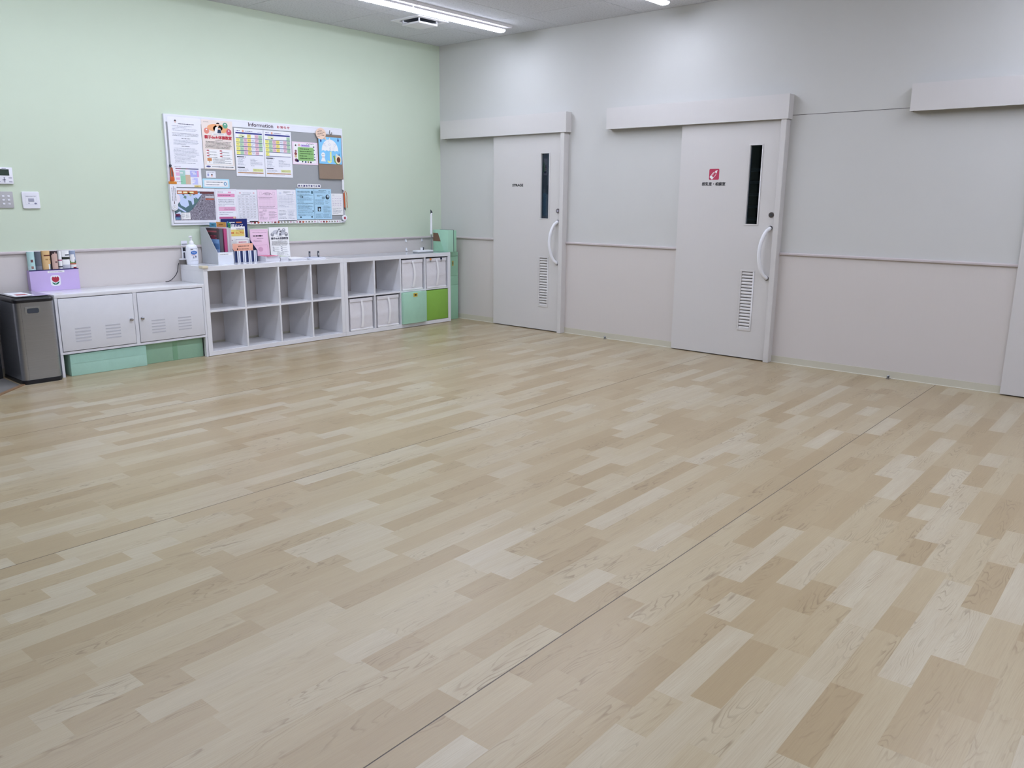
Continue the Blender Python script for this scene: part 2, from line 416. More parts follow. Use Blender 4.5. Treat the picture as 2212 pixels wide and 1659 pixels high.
# ceiling: rock wool panels on a base, joints recessed
ce = struct('ceiling', MB().box(RX0-.12, .12, RY0-.12, .12, H+.004, H+.1), M['joint'], 'white speckled rock wool panel ceiling', 'ceiling')
xs = [0.0]+[-.59-.91*i for i in range(9)]+[RX0]; ys = [0.0]+[-.80-.91*i for i in range(10)]+[RY0]
xs = [x for x in xs if x >= RX0]; ys = [y for y in ys if y >= RY0]
pm = {}
for i in range(len(xs)-1):
    for j in range(len(ys)-1):
        wx, wy = round(xs[i]-xs[i+1], 4), round(ys[j]-ys[j+1], 4)
        if wx < .05 or wy < .05: continue
        cx, cy = (xs[i]+xs[i+1])/2, (ys[j]+ys[j+1])/2
        if (wx, wy) not in pm:
            o = MB().box(-wx/2+.0022, wx/2-.0022, -wy/2+.0022, wy/2-.0022, 0, .006).build('ceiling_panel', M['ceil'], ce, loc=(cx, cy, H)); pm[(wx, wy)] = o.data
        else:
            o = bpy.data.objects.new('ceiling_panel', pm[(wx, wy)]); C.objects.link(o); o.parent = ce; o.location = (cx, cy, H)

# ------------------------------------------------------------------ ceiling lights and vent
FL = 1.235
def make_fixture(end):
    '''one linear fitting; the one that ends the row stops short of its housing on the door wall side'''
    t = thing('ceiling_light', 'x', 'ceiling light')
    MB().prism([(-.112, 0), (-.098, -.020), (.098, -.020), (.112, 0)], -FL/2, FL/2, axis='x').build('housing', M['fix'], t)
    e = FL/2-(.036 if end else .0015)
    MB().box(-FL/2+.0015, e, -.047, .047, -.036, -.020).build('spine', M['fix'], t)
    ln = [(-.046, -.036), (-.044, -.045), (-.036, -.052), (-.020, -.056), (.020, -.056), (.036, -.052), (.044, -.045), (.046, -.036)]
    MB().prism(ln, -FL/2+.0015, e, axis='x').build('lens', M['lens'], t, smooth=.7)
    if end: MB().prism([(p[0]*1.03, p[1]*1.02+.0005) for p in ln], e, e+.006, axis='x').build('end_cap', M['fix'], t)
    return t
fx0, fx1 = make_fixture(True), make_fixture(False); fresh = {0, 1}
ROWY = [-1.25, -3.08, -6.15, -7.98]
ORD = ['nearest', 'second from', 'third from', 'fourth from', 'fifth from']
k = 0
for rj, y in enumerate(ROWY):
    for c in range(5):
        q = 0 if c == 0 else 1; src = (fx0, fx1)[q]
        if q in fresh: o = src; fresh.discard(q)
        else: o = copy_tree(src)
        o.location = (-.315-FL/2-(FL+.005)*c, y, H); o['group'] = 'linear ceiling lights'
        o['label'] = 'glowing linear ceiling light, %s the door wall, row %s the green wall' % (ORD[c], ORD[rj])
vt = thing('ceiling_vent', 'square white ceiling air vent with a dropped plate', 'vent', (-1.035, -.815, H))
m = MB()
for x0, x1, y0, y1 in ((-.197, .197, -.19, -.145), (-.197, .197, .145, .19), (-.197, -.15, -.145, .145), (.15, .197, -.145, .145)): m.box(x0, x1, y0, y1, -.010, 0)
m.build('frame', M['fix'], vt)
MB().box(-.15, .15, -.145, .145, -.002, 0).build('opening_shade', M['ventdark'], vt)  # dark sheet across the frame, the shade of the vent hole as colour
MB().box(-.118, .118, -.118, .118, -.046, -.030).build('drop_plate', M['fix'], vt, .002)
for sx in (-1, 1):
    for sy in (-1, 1): MB().box(sx*.112-.006, sx*.112+.006, sy*.112-.006, sy*.112+.006, -.031, -.002).build('corner_post', M['fix'], vt)

# ------------------------------------------------------------------ sliding doors on the right wall (local x runs away from the corner)
def fit_holes(mb, u0, u1, z0, z1, d0, d1, holes):
    hu0, hu1 = holes[0][0], holes[0][1]
    mb.box(u0, hu0, d0, d1, z0, z1); mb.box(hu1, u1, d0, d1, z0, z1); zz = z0
    for h in sorted(holes, key=lambda h: h[2]): mb.box(hu0, hu1, d0, d1, zz, h[2]); zz = h[3]
    mb.box(hu0, hu1, d0, d1, zz, z1)
def sliding_door(name, label, u0, u1, hood, visible=True):
    cu = (u0+u1)/2
    t = thing(name, label, 'door', (0, -cu, 0), -math.pi/2, None, 'structure')
    U = lambda u: u-cu
    wu0 = u0+.655; lu0 = wu0-.004
    holes = [(U(wu0), U(wu0+.108), 1.164, 1.814), (U(wu0), U(wu0+.108), .262, .768)]
    mb = MB(); fit_holes(mb, U(u0), U(u1), .009, 2.03, -.050, -.016, holes)
    slab = mb.build('slab', M['door'], t)
    # window: frame, pane
    m = MB()
    for a, b, c, d in ((-.010, .118, 1.812, 1.822), (-.010, .118, 1.154, 1.166), (-.010, .002, 1.166, 1.812), (.106, .118, 1.166, 1.812)):
        m.box(U(wu0)+a, U(wu0)+b, -.0535, -.012, c, d)
    m.build('window_frame', M['doorwhite'], t, .0008, 1)
    MB().box(U(wu0)+.001, U(wu0)+.107, -.034, -.030, 1.165, 1.813).build('window_pane', M['glass'], t)
    # louvre
    lv = MB()
    for a, b, c, d in ((-.012, .120, .764, .778), (-.012, .120, .250, .266), (-.012, .003, .266, .764), (.105, .120, .266, .764)):
        lv.box(U(wu0)+a, U(wu0)+b, -.054, -.012, c, d)
    lv = lv.build('louvre_frame', M['doorwhite'], t, .0008, 1)
    n = 18; p = (.764-.266)/n; sm = None
    for i in range(n):
        zc = .266+(i+.5)*p
        if sm is None:
            pr = [(-.049, -p*.50), (-.046, -p*.52), (-.026, p*.36), (-.029, p*.42), (-.044, p*.20), (-.050, -p*.2)]
            o = MB().prism(pr, U(wu0)+.0035, U(wu0)+.1045, axis='x').build('slat', M['doorwhite'], lv); sm = o.data
        else:
            o = bpy.data.objects.new('slat', sm); C.objects.link(o); o.parent = lv
        o.location = (0, 0, zc)
    # lock cylinder
    lu = U(u1-.030); lz = 1.245
    def disc(r, d0, d1, nm, mm, par):
        return MB().prism([(lu+r*math.cos(2*math.pi*i/20), lz+r*math.sin(2*math.pi*i/20)) for i in range(20)], d0, d1, axis='y').build(nm, mm, par, smooth=.6)
    lk = disc(.022, -.0575, -.050, 'lock', M['lockm'], t); disc(.013, -.0600, -.0575, 'cylinder', M['chrome'], lk)
    # bowed handle
    pts = []
    zt, zb = 1.138, .716
    for i in range(17):
        q = i/16; s = math.sin(math.pi*q)**.55 if 0 < q < 1 else 0
        pts.append((lu+.002-.056*s, -.052-.066*s, zt+(zb-zt)*q))
    hd = MB().tube(pts, .0155, 12).build('handle', M['handle'], t, smooth=.9)
    for zz in (zt, zb):
        MB().prism([(lu+.002+.019*math.cos(2*math.pi*i/16), zz+.019*math.sin(2*math.pi*i/16)) for i in range(16)], -.057, -.050, axis='y').build('handle_mount', M['chrome'], hd, smooth=.6)
    # jamb post and hood
    MB().box(U(u1)+.004, U(u1)+.050, -.080, -.0005, .0005, 2.03).build('jamb', M['doorwhite'], t, .002, 1)
    h0, h1 = hood
    hd = MB()
    hd.box(U(h0), U(h1), -.090, -.087, 2.006, 2.197); hd.box(U(h0), U(h1), -.087, -.0005, 2.192, 2.197)
    hd.box(U(h0), U(h0)+.004, -.087, -.0005, 2.006, 2.192); hd.box(U(h1)-.004, U(h1), -.087, -.0005, 2.006, 2.192); hd.box(U(h0)+.004, U(h1)-.004, -.087, -.078, 2.006, 2.010)
    hd.build('hood', M['door'], t)
    return t, U
d1, U1 = sliding_door('door_1', 'ivory sliding door lettered STRAGE with a narrow dark window', .872, 1.790, (.100, 1.866))
PR(-.050).heavy('STRAGE', U1(1.142), 1.488, U1(1.290), 1.513, 'blackm', 1, .0012, .02).build('lettering', d1)
d2, U2 = sliding_door('door_2', 'ivory sliding door with a red baby bottle icon and Japanese lettering', 3.135, 4.050, (2.345, 4.114))
p = PR(-.050)
p.pg(rrect(U2(3.424), U2(3.519), 1.535, 1.627, .010), 'B23A55', 0)
def rot45(pts, cx, cz, a=-.72): return [(cx+x*math.cos(a)-z*math.sin(a), cz+x*math.sin(a)+z*math.cos(a)) for x, z in pts]
cx, cz = U2(3.470), 1.580
p.pg(rot45([(-.014, -.044), (.014, -.044), (.017, -.038), (.017, .010), (.008, .024), (-.008, .024), (-.017, .010), (-.017, -.038)], cx, cz), 'F4EEF2', 1)
p.pg(rot45([(-.013, -.022), (.013, -.022), (.013, .009), (.006, .020), (-.006, .020), (-.013, .009)], cx, cz), 'B23A55', 2)
for i in range(4): p.pg(rot45([(-.013, -.016+i*.008), (-.004, -.016+i*.008), (-.004, -.013+i*.008), (-.013, -.013+i*.008)], cx, cz), 'F4EEF2', 3)
p.pg(rot45([(-.010, .024), (.010, .024), (.010, .032), (.005, .036), (.004, .046), (-.004, .046), (-.005, .036), (-.010, .032)], cx, cz), 'F4EEF2', 1)
p.build('baby_bottle_icon', d2)
PR(-.050).heavy('授乳室・相談室', U2(3.359), 1.484, U2(3.583), 1.515, 'blackm', 1, .0008).build('lettering', d2)
d3, U3 = sliding_door('door_3', 'third ivory sliding door beyond the red icon door', 5.848, 6.765, (5.030, 6.83))
for y, lb in ((-2.377, 'small metal door guide on the floor between the storage door and the red icon door'), (-5.075, 'small metal door guide on the floor between the red icon door and the third door')):
    g = thing('floor_guide', lb, 'door guide', (-.036, y, 0), 0, 'sliding door floor guides')
    MB().box(-.020, .020, -.013, .013, 0, .004).build('plate', M['chrome'], g)
    MB().lathe([(.011, .004), (.011, .026), (.009, .029), (.001, .029)], -.004, 0, 14).build('roller', M['chrome'], g, smooth=.6)

for i in range(7): MB().box(.24, .265, -4.10, -3.40, .98+.105*i, 1.005+.105*i).build('wall_slat', M['greyp'], bpy.data.objects['wall_nursing'])
# entry corner: grey floor and brown edging beside the bin
en = struct('floor_entry', MB().prism([(RX0+.01, -.012), (-4.70, -.012), (-4.70, -.452), (-4.90, -.652), (RX0+.01, -4.15)], .0003, .0022), M['entry'], 'grey entry floor beside the steel bin', 'floor')
d = Vector((1, 1)).normalized(); nn = Vector((d.y, -d.x))
a, b = Vector((-4.90, -.652)), Vector((-4.66, -.412))
struct('trim_6', MB().prism([tuple(a-.5*d), tuple(a-.5*d+.028*nn), tuple(b+.028*nn), tuple(b)], .0004, .007), M['woodtrim'], 'brown wooden edging of the grey entry floor', 'trim')

# ------------------------------------------------------------------ furniture along the green wall
XB = -.2562; SHH = .776; FY = -.410
def cube_shelf(label, x1):
    t = thing('cube_shelf', label, 'shelf', (x1-.735, FY+.195, 0), 0, 'white cube shelves')
    D0, D1 = -.195, .195
    MB().box(-.735, .735, D0, D1, SHH-.040, SHH).build('top_panel', M['white_paint'], t, .0012, 1)
    MB().box(-.735, .735, D0, D1, .003, .043).build('bottom_panel', M['white_paint'], t, .0012, 1)
    for s in (-1, 1): MB().box(s*.715-.020, s*.715+.020, D0+.0005, D1, .0431, SHH-.0401).build('side_panel', M['white_paint'], t, .0012, 1)
    cw = (1.47-.08-.048)/4
    for i in range(3):
        xc = -.735+.040+cw*(i+1)+.016*i+.008
        MB().box(xc-.008, xc+.008, D0+.002, D1, .0431, SHH-.0401).build('divider', M['white_paint'], t, .0006, 1)
    for i in range(4):
        xa = -.735+.040+(cw+.016)*i
        MB().box(xa+.0003, xa+cw-.0003, D0+.003, D1, .3815, .3975).build('shelf_board', M['white_paint'], t, .0006, 1)
    MB().box(-.70, .70, D0+.03, D1-.03, 0, .003).build('glide_strip', M['grey'], t)
    return t
shb = cube_shelf('white cube shelf holding white fabric bins and green boxes', XB)
MB().box(-.730, .733, -.193, .193, SHH, SHH+.0006).build('top_mat', plain('clear_grey_mat', (176, 181, 190), .08, 0, .6), shb)
sha = cube_shelf('white cube shelf with eight empty cells under the noticeboard', XB-1.471)
# corner guard and screws on the left end of the empty shelf
cg = thing('corner_guard', 'cream rubber guard on the corner of the empty cube shelf', 'corner guard', (-3.197, -.411, .776))
MB().prism([(-.008, .008), (-.008, -.010), (.044, -.010), (.044, -.001), (-.0005, -.001), (-.0005, .056), (-.008, .056)], -.016, .006).build('guard', M['cream'], cg, .002, 2)
MB().prism([(-.0005, -.001), (.044, -.001), (.044, .016), (.016, .056), (-.0005, .056)], .0003, .006).build('lip', M['cream'], cg)
# two door locker cabinet
CW = 1.19; CX = XB-2.944-CW/2; CH = .63
cb = thing('locker_cabinet', 'low white metal locker cabinet with two vented doors', 'cabinet', (CX, -.21, 0))
MB().box(-CW/2, CW/2, -.200, .195, CH-.026, CH).build('top', M['white_paint'], cb, .003)
m = MB(); m.box(-CW/2, -CW/2+.018, -.200, .195, .176, CH-.026); m.box(CW/2-.018, CW/2, -.200, .195, .176, CH-.026)
m.box(-CW/2+.018, CW/2-.018, -.200, .195, .176, .194); m.box(-CW/2+.018, CW/2-.018, .190, .195, .194, CH-.026); m.box(-.014, .014, -.200, .190, .194, CH-.026)
m.build('body', M['steelpaint'], cb)
for sx in (-1, 1):
    for sy in (-1, 1):
        x0 = sx*(CW/2-.010); MB().box(x0-.010, x0+.010, sy*.180-.018, sy*.180+.018, 0, .176).build('leg', M['steelpaint'], cb, .0015, 1)
DXW = CW/2-.018-.014
for s in (-1, 1):
    xa, xb_ = (-CW/2+.018+.004, -.014-.004) if s < 0 else (.014+.004, CW/2-.018-.004)
    dr = MB().box(xa, xb_, -.2035, -.184, .199, CH-.031).build('door', M['steelpaint'], cb, .002)
    kx = -.045 if s < 0 else .043
    kn = MB().lathe([(.012, 0), (.012, .006), (.006, .010), (.006, .016), (.010, .019), (.010, .024), (.004, .026)], 0, 0, 16).build('knob', M['chrome'], dr, smooth=.6)
    kn.location = (kx, -.2035, .393); kn.rotation_euler = (math.pi/2, 0, 0)
    for vx in ((-.475, -.248) if s < 0 else (.117, .343)):
        for i in range(5):
            z0 = .262+i*.0245
            MB().prism([(vx, z0), (vx+.114, z0), (vx+.114, z0+.010), (vx, z0+.010)], -.2032, -.2045, axis='y').build('vent_slot', M['vent'], dr)
for (x0, x1, y0, lb, mt, nm) in ((-4.325, -3.738, -.402, 'pale teal wrapped box under the locker cabinet', 'teal', 'flat_box'), (-3.730, -3.222, -.356, 'sage green wrapped box with a tape band under the locker cabinet', 'sage', 'flat_box')):
    t = thing(nm, lb, 'box', ((x0+x1)/2, -.2, 0))
    hw = (x1-x0)/2
    MB().box(-hw, hw, y0+.2, y0+.40, .001, .168).build('body', M[mt], t, .003, 2)
    if mt == 'sage': MB().box(-.018, .024, y0+.2-.0012, y0+.2+.002, .003, .166).build('tape_band', plain('green_tape', (140, 190, 154), .3), t)
    else: MB().box(-hw+.002, hw-.002, y0+.2-.0012, y0+.2+.002, .096, .166).build('shaded_band', paper_wrap('teal_shaded', (172, 218, 202)), t)  # darker teal on the upper front: the cabinet's shadow put into the colour

# steel bin
BX, BY = -4.5465, -.266
bn = thing('trash_bin', 'rectangular stainless steel bin with a black lid', 'bin', (BX, BY, 0))
def outl(hx, hy, r): return rrect(-hx, hx, -hy, hy, r, 6)
MB().prism(outl(.138, .208, .040), 0, .032).build('base', M['blackp'], bn, .003, 2)
MB().prism(outl(.136, .206, .040), .032, .598).build('body', M['steel'], bn, smooth=.5)
MB().box(-.094, -.0932, -.2066, -.2058, .034, .596).build('seam', M['charcoal'], bn)
ld = MB(); rr = []
for s, zz in ((1.0, .598), (1.02, .601), (1.025, .618), (1.0, .627), (.93, .634), (.55, .640)): rr.append([(p[0]*s, p[1]*s, zz) for p in outl(.1355, .205, .040)])
ld = ld.rings(rr).build('lid', M['blackp'], bn, smooth=.5)
MB().prism(outl(.118, .184, .030), .6401, .6413).build('top_panel', plain('grey_gloss_lid', (150, 152, 160), .12), ld); lbp = MB().box(-.095, .030, -.130, .130, .6414, .6419).build('label', M['paper'], ld)
MB().box(-.070, .005, -.085, -.010, .6420, .6424).build('red_band', ink('A04850'), ld)
hp = MB().prism(rrect(-.070, .034, .515, .567, .006), -.2064, -.2105, axis='y').build('handle_plate', M['alu'], bn)
MB().prism(rrect(-.058, .022, .520, .556, .012), -.2105, -.2118, axis='y').build('recess', M['charcoal'], hp)
pn = thing('metal_panel', 'dark grey metal panel standing against the wall beside the steel bin', 'panel', (-4.86, -.075, 0))
MB().box(-.140, .155, -.045, .045, .004, .600).build('panel', M['dgrey'], pn, .006, 2)
for s in (-1, 1): MB().box(s*.11-.02, s*.11+.02, -.05, .05, 0, .012).build('foot', M['blackp'], pn)

# fabric bins and boxes in the right hand shelf
CELL = [XB-1.47+.040+i*(.3355+.016) for i in range(4)]
def fabric_bin(label, col, row, w=.285, off=.012, bow=.02, drop=0):
    x0 = CELL[col]+off; z0 = .3975+.003 if row else .0435+.003
    t = thing('fabric_bin', label, 'storage bin', (x0+w/2, -.23, z0), 0, 'white fabric storage bins')
    h = .318
    rr = []
    for zz, bl in ((0, .0), (.02, .004), (.05, .009), (.085, .004), (.12, .010), (.16, .011), (.185, .004), (.23, .009), (.27, .003), (.29, .002), (h, 0)):
        rr.append([(-w/2, -.17-bl*.3, zz), (-w/6, -.17-bl, zz), (w/6, -.17-bl, zz), (w/2, -.17-bl*.3, zz), (w/2, .17, zz), (-w/2, .17, zz)])
    MB().rings(rr).build('body', M['fabric'], t, smooth=.4)
    m = MB(); m.box(-w/2-.002, w/2+.002, -.178, -.168, h-.030, h+.002); m.build('rim', M['fabric'], t, .001, 1)
    MB().box(-w/2-.001, w/2+.001, -.179, -.168, -.001, .014).build('bottom_edge', M['strap'], t, .001, 1)
    m = MB(); n = 12; rr = []
    for i in range(n+1):
        q = i/n; zz = h-.012-(h-.04)*q; b = .010+.007*math.sin(math.pi*q); xx = -.005+bow*math.sin(math.pi*q)
        hw = .011+.004*q
        rr.append([(xx-hw, -.176-b, zz), (xx+hw, -.176-b, zz), (xx+hw, -.174-b, zz), (xx-hw, -.174-b, zz)])
    m.rings(rr); m.build('strap', M['strap'], t, smooth=.7)
    return t
fabric_bin('white fabric bin with a bowed strap, above the mint box', 2, 1, .285, .020, .024)
fabric_bin('white fabric bin with two small clips on its rim, above the lime box', 3, 1, .292, .016, .016)
fabric_bin('white fabric bin in the bottom corner cell of the cube shelf', 0, 0, .283, .024, .010)
fabric_bin('white fabric bin between another white bin and the mint box', 1, 0, .283, .024, .018)
for x, cc, lb in ((-.565, 'D08A4A', 'orange clip on the rim of a white fabric bin'), (-.405, '1E2440', 'navy clip on the rim of a white fabric bin')):
    t = thing('clip', lb, 'clip', (x, -.4135, .7035), 0, 'clips on the fabric bin'); MB().box(-.009, .009, -.009, .0035, 0, .020).build('jaw', ink(cc), t, .001, 1)
    MB().box(-.004, .004, -.008, -.003, -.022, 0).build('wire_loop', M['alu'], t)
mb_ = thing('mint_box', 'mint wrapped box with a yellow tag, beside the lime box', 'box', (-.822, -.25, .044))
MB().box(-.155, .155, -.158, .18, .004, .330).build('body', M['mint'], mb_, .003, 2); MB().box(-.170, .166, -.195, -.1605, .002, .336).build('front_cover', M['mint'], mb_, .004, 2)
tg = MB().box(-.027, .029, -.1975, -.1945, .285, .323).build('tag', plain('yellow_tag', (206, 176, 60), .5), mb_); MB().box(-.012, .014, -.1982, -.1974, .296, .312).build('black_mark', M['blackm'], tg)
lb_ = thing('lime_box', 'bright lime green box in the lower end cell of the cube shelf', 'box', (-.4655, -.22, .044))
MB().box(-.1620, .1620, -.193, .17, .002, .329).build('body', M['lime'], lb_, .003, 2)
# tall mint box in the corner and the box on top
tb = thing('tall_box', 'tall mint paper covered box in the corner beside the cube shelf', 'box', (-.142, -.168, 0))
zs = [0, .394, .498, .720, .766]
for a, b in zip(zs[:-1], zs[1:]): MB().box(-.104+.0, .104, -.142, .142, a+.0008, b-.0008).build('section', M['mintd'], tb, .0025, 2)
tg = MB().box(-.014+.028, .032+.000+.0, -.1445, -.1418, .612, .668).build('tag', plain('yellow_tag', (206, 176, 60), .5), tb); tg.location = (-.002, 0, 0)
MB().box(.018, .028, -.1452, -.1444, .625, .655).build('black_mark', M['blackm'], tg)
ub = thing('upper_box', 'mint wrapped box with a brown patch on top of the cube shelf', 'box', (-.212, -.285, .7765))
MB().box(-.074, .012, -.118, .118, 0, .240).build('body', M['mint'], ub, .003, 2)
MB().box(.026, .064, -.114, .112, 0, .237).build('lid_half', M['mintd'], ub, .003, 2)
MB().box(.011, .027, -.108, .10, .002, .242).build('gap_shade', M['charcoal'], ub)  # charcoal filler, the shade inside the gap given as colour
MB().prism([(.117, .115), (-.002, .115), (.040, .205), (.117, .205)], -.0755, -.0738, axis='x').build('cardboard_patch', M['cardboard'], ub)
MB().prism([(.117, .004), (-.055, .004), (-.003, .113), (.117, .113)], -.0755, -.0738, axis='x').build('deep_panel', M['mintd'], ub)
# floor wiper leaning on the wall, its head on the shelf
wp = thing('floor_wiper', 'white handled floor wiper pole standing on the cube shelf', 'floor wiper', (-.352, -.205, .7765))
MB().tube([(0, 0, 0), (0, 0, .195)], .0055, 8).build('pole', M['alu'], wp, smooth=.9)
MB().tube([(0, 0, .190), (.001, 0, .205), (.002, 0, .26), (.004, 0, .40), (.007, 0, .425)], [.008, .013, .0125, .0115, .012], 12).build('grip', M['handle'], wp, smooth=.9)
MB().prism([(-.006, .418), (.019, .398), (.021, .435), (-.004, .462)], -.004, .004, axis='y').build('hook_end', M['charcoal'], wp, .001, 1)
wh = thing('wiper_head', 'flat white wiper head lying on the cube shelf beside the pole', 'wiper head', (-.523, -.250, .7765))
MB().box(-.113, .113, -.045, .045, .008, .026).build('plate', M['handle'], wh, .004, 2); MB().box(-.110, .110, -.042, .042, 0, .008).build('pad', M['alu'], wh)
MB().box(-.030, -.008, -.010, .010, .026, .056).build('joint', M['handle'], wh, .003, 2); MB().box(-.008, .008, -.010, .010, .026, .058).build('socket', M['charcoal'], wh, .003, 2)
for x, z, lb in ((-.558, .902, 'small white wall hook under the chair rail'), (-.314, .900, 'small white wall hook under the chair rail beside the wiper pole'), (-.551, .798, 'small white wall hook just above the cube shelf top')):
    t = thing('wall_hook', lb, 'hook', (x, -.0065, z-.016), 0, 'white wall hooks')
    MB().box(-.010, .010, -.005, 0, -.003, .036).build('plate', M['handle'], t, .001, 1)
    MB().box(-.008, .008, -.016, -.005, 0.0, .010).build('hook', M['handle'], t, .001, 1)

# ------------------------------------------------------------------ things on the empty cube shelf
ZT = SHH+.0006
bt = thing('sanitizer_bottle', 'white pump bottle of hand sanitizer with a blue oval logo', 'bottle', (-3.138, -.13, ZT))
prof = [(.046, 0), (.052, .006), (.053, .04), (.053, .135), (.050, .152), (.040, .166), (.026, .174), (.020, .176)]
MB().lathe(prof, 0, 0, 28, 0, 1, .68).build('body', plain('white_bottle', (240, 243, 252), .3), bt, smooth=.8)
MB().lathe([(.020, .174), (.020, .190), (.017, .198), (.009, .206), (.007, .228)], 0, 0, 18).build('collar', M['handle'], bt, smooth=.6)
MB().tube([(.004, .004, .236), (.0, 0, .238), (-.015, -.010, .240), (-.026, -.018, .236)], [.010, .010, .008, .005], 10).build('nozzle', M['handle'], bt, smooth=.8)
MB().lathe([(.006, .226), (.010, .232), (.012, .243), (.008, .246)], 0, 0, 14).build('pump_head', M['handle'], bt, smooth=.6)
p = PR(-.0362)
p.ell(0, .104, .029, .016, '1F64B8', 1); p.rows(-.018, .097, .018, .112, 2, 'E8F0FA', 2, 1, .5, 3)
p.rect(-.030, .128, -.006, .133, '26262E', 1); p.rows(-.036, .136, .032, .142, 1, '8A8C94', 1, 1, .5, 5)
p.rows(-.024, .078, .024, .088, 2, 'B02C34', 1, 1, .6, 6); p.ell(-.006, .064, .008, .009, '8F92A0', 1); p.ell(.014, .068, .007, .009, '6E7080', 1)
p.rows(-.020, .046, .020, .052, 1, '50525C', 1, 1, .6, 8); p.rows(-.030, .030, .032, .036, 1, '50525C', 1, 1, .6, 9)
p.build('printed_label', bt)
dv = thing('small_device', 'grey device with a white lid behind the sanitizer bottle', 'device', (-3.170, -.055, ZT))
MB().lathe([(.048, 0), (.048, .040)], 0, 0, 20, 0, 1, .6).build('base', M['grey'], dv, smooth=.6); MB().lathe([(.050, .040), (.050, .047), (.04, .050)], 0, 0, 20, 0, 1, .6).build('lid', M['whitep'], dv, smooth=.6)
st = thing('sign_stand', 'narrow white card sign with black print behind the sanitizer bottle', 'sign', (-3.146, -.018, ZT))
MB().prism(rrect(-.027, .027, 0, .200, .006), -.003, .003, axis='y').build('card', M['paper'], st)
p = PR(-.003); p.rect(-.023, .168, .023, .173, '2A2A32', 1); p.rect(-.019, .110, .012, .158, '2E3038', 1); p.rect(-.015, .03, .0, .10, '4A4C56', 1); p.build('print', st)

# magazine file and its contents
MX = -2.910; MF, MBk = -.290, -.022
mf = thing('magazine_file', 'grey and white sloping magazine file on the cube shelf', 'magazine file', (MX, (MF+MBk)/2, ZT))
dy = (MBk-MF)/2; hw = .076
side = [(-dy, 0), (dy, 0), (dy, .316), (dy-.085, .316), (-dy, .104)]
for s in (-1, 1): MB().prism(side, s*hw-.0015, s*hw+.0015, axis='x').build('side_panel', M['filegrey'], mf)
MB().box(-hw, hw, -dy, -dy+.003, 0, .104).build('front_panel', M['filewhite'], mf); MB().box(-hw, hw, dy-.003, dy, 0, .316).build('back_panel', M['filegrey'], mf); MB().box(-hw, hw, -dy+.003, dy-.003, 0, .003).build('floor_panel', M['filegrey'], mf)
p = PR(-dy); p.rect(-.060, .078, .062, .094, 'F2F4FA', 0); p.rows(-.055, .081, .050, .091, 1, '5A5C66', 1, 1, .5, 2); p.build('name_strip', mf)
def leaf(name, label, x, y, z, w, h, c, cat='leaflet', t=.003, tilt=0, group=None, top=None):
    """an upright leaflet; returns its root; local origin at the bottom centre, front faces -y"""
    o = thing(name, label, cat, (x, y, z), 0, group); o.rotation_euler = (tilt, 0, 0)
    MB().box(-w/2, w/2, -t, 0, 0, h).build('sheet', M[c] if c in M else ink(c), o); return o
def upright(name, label, cat, xa, xb, y0, y1, h, c, group=None):
    '''a document standing edge on in the file: its cover faces the open left side; local x runs towards the front'''
    o = thing(name, label, cat, ((xa+xb)/2, (y0+y1)/2, ZT+.004), -math.pi/2, group)
    W2, T2 = (y1-y0)/2, (xb-xa)/2; MB().box(-W2, W2, -T2, T2, 0, h).build('cover', ink(c), o, .0006, 1); return o, W2, T2
o, W2, T2 = upright('booklet', 'dark brown booklet with a red title in the magazine file', 'booklet', -2.946, -2.939, -.250, -.034, .306, '54464A')
p = PR(-T2); p.rect(-.09, .270, .085, .284, 'A85860', 1); p.rows(-.03, .205, .09, .250, 2, 'B05064', 1, .9, .6, 4); p.ell(.02, .215, .035, .030, '8C3848', 2); p.rect(-W2+.001, .002, W2-.001, .165, '3A343C', 0); p.build('print', o)
upright('folder', 'dark grey folder beside the brown booklet in the magazine file', 'folder', -2.937, -2.904, -.253, -.034, .302, '5A5A62')
o, W2, T2 = upright('leaflet', 'blue leaflet standing in front of the brown booklet in the magazine file', 'leaflet', -2.956, -2.952, -.276, -.120, .212, '5A82B8')
p = PR(-T2); p.rect(-W2+.001, .001, W2-.001, .075, '4C6CAC', 0); p.rect(-W2+.001, .085, W2-.001, .125, 'A8BCE4', 0); p.rect(-W2+.001, .175, W2-.001, .210, '7AA2D4', 0); p.ell(-.012, .150, .014, .02, '37507E', 1); p.build('print', o)
upright('binder', 'magenta binder standing in the magazine file', 'binder', -2.894, -2.866, -.256, -.034, .302, 'B04A78')
upright('folder', 'pale grey folder at the side of the magazine file', 'folder', -2.860, -2.842, -.252, -.034, .311, 'CAC8CE')
for xa, y0, y1, hh, c, dk, lb, sd in ((-2.902, -.152, -.034, .352, '62AACA', '2A4A58', 'blue index tab card rising from the magazine file', 1), (-2.8645, -.252, -.086, .357, 'DAA454', '8A6430', 'orange index tab card rising from the magazine file', 2), (-2.8405, -.284, -.236, .350, '3A9A6A', '2A6A48', 'green index tab card rising from the magazine file', 3)):
    o, W2, T2 = upright('tab_card', lb, 'tab card', xa, xa+.002, y0, y1, hh, 'ECECF0', 'index tab cards')
    PR(-T2).rect(-W2, hh-.042, W2, hh, c, 0).rows(-W2*.5, hh-.032, W2*.55, hh-.010, 1, dk, 1, 1, .5, sd).build('tab', o)
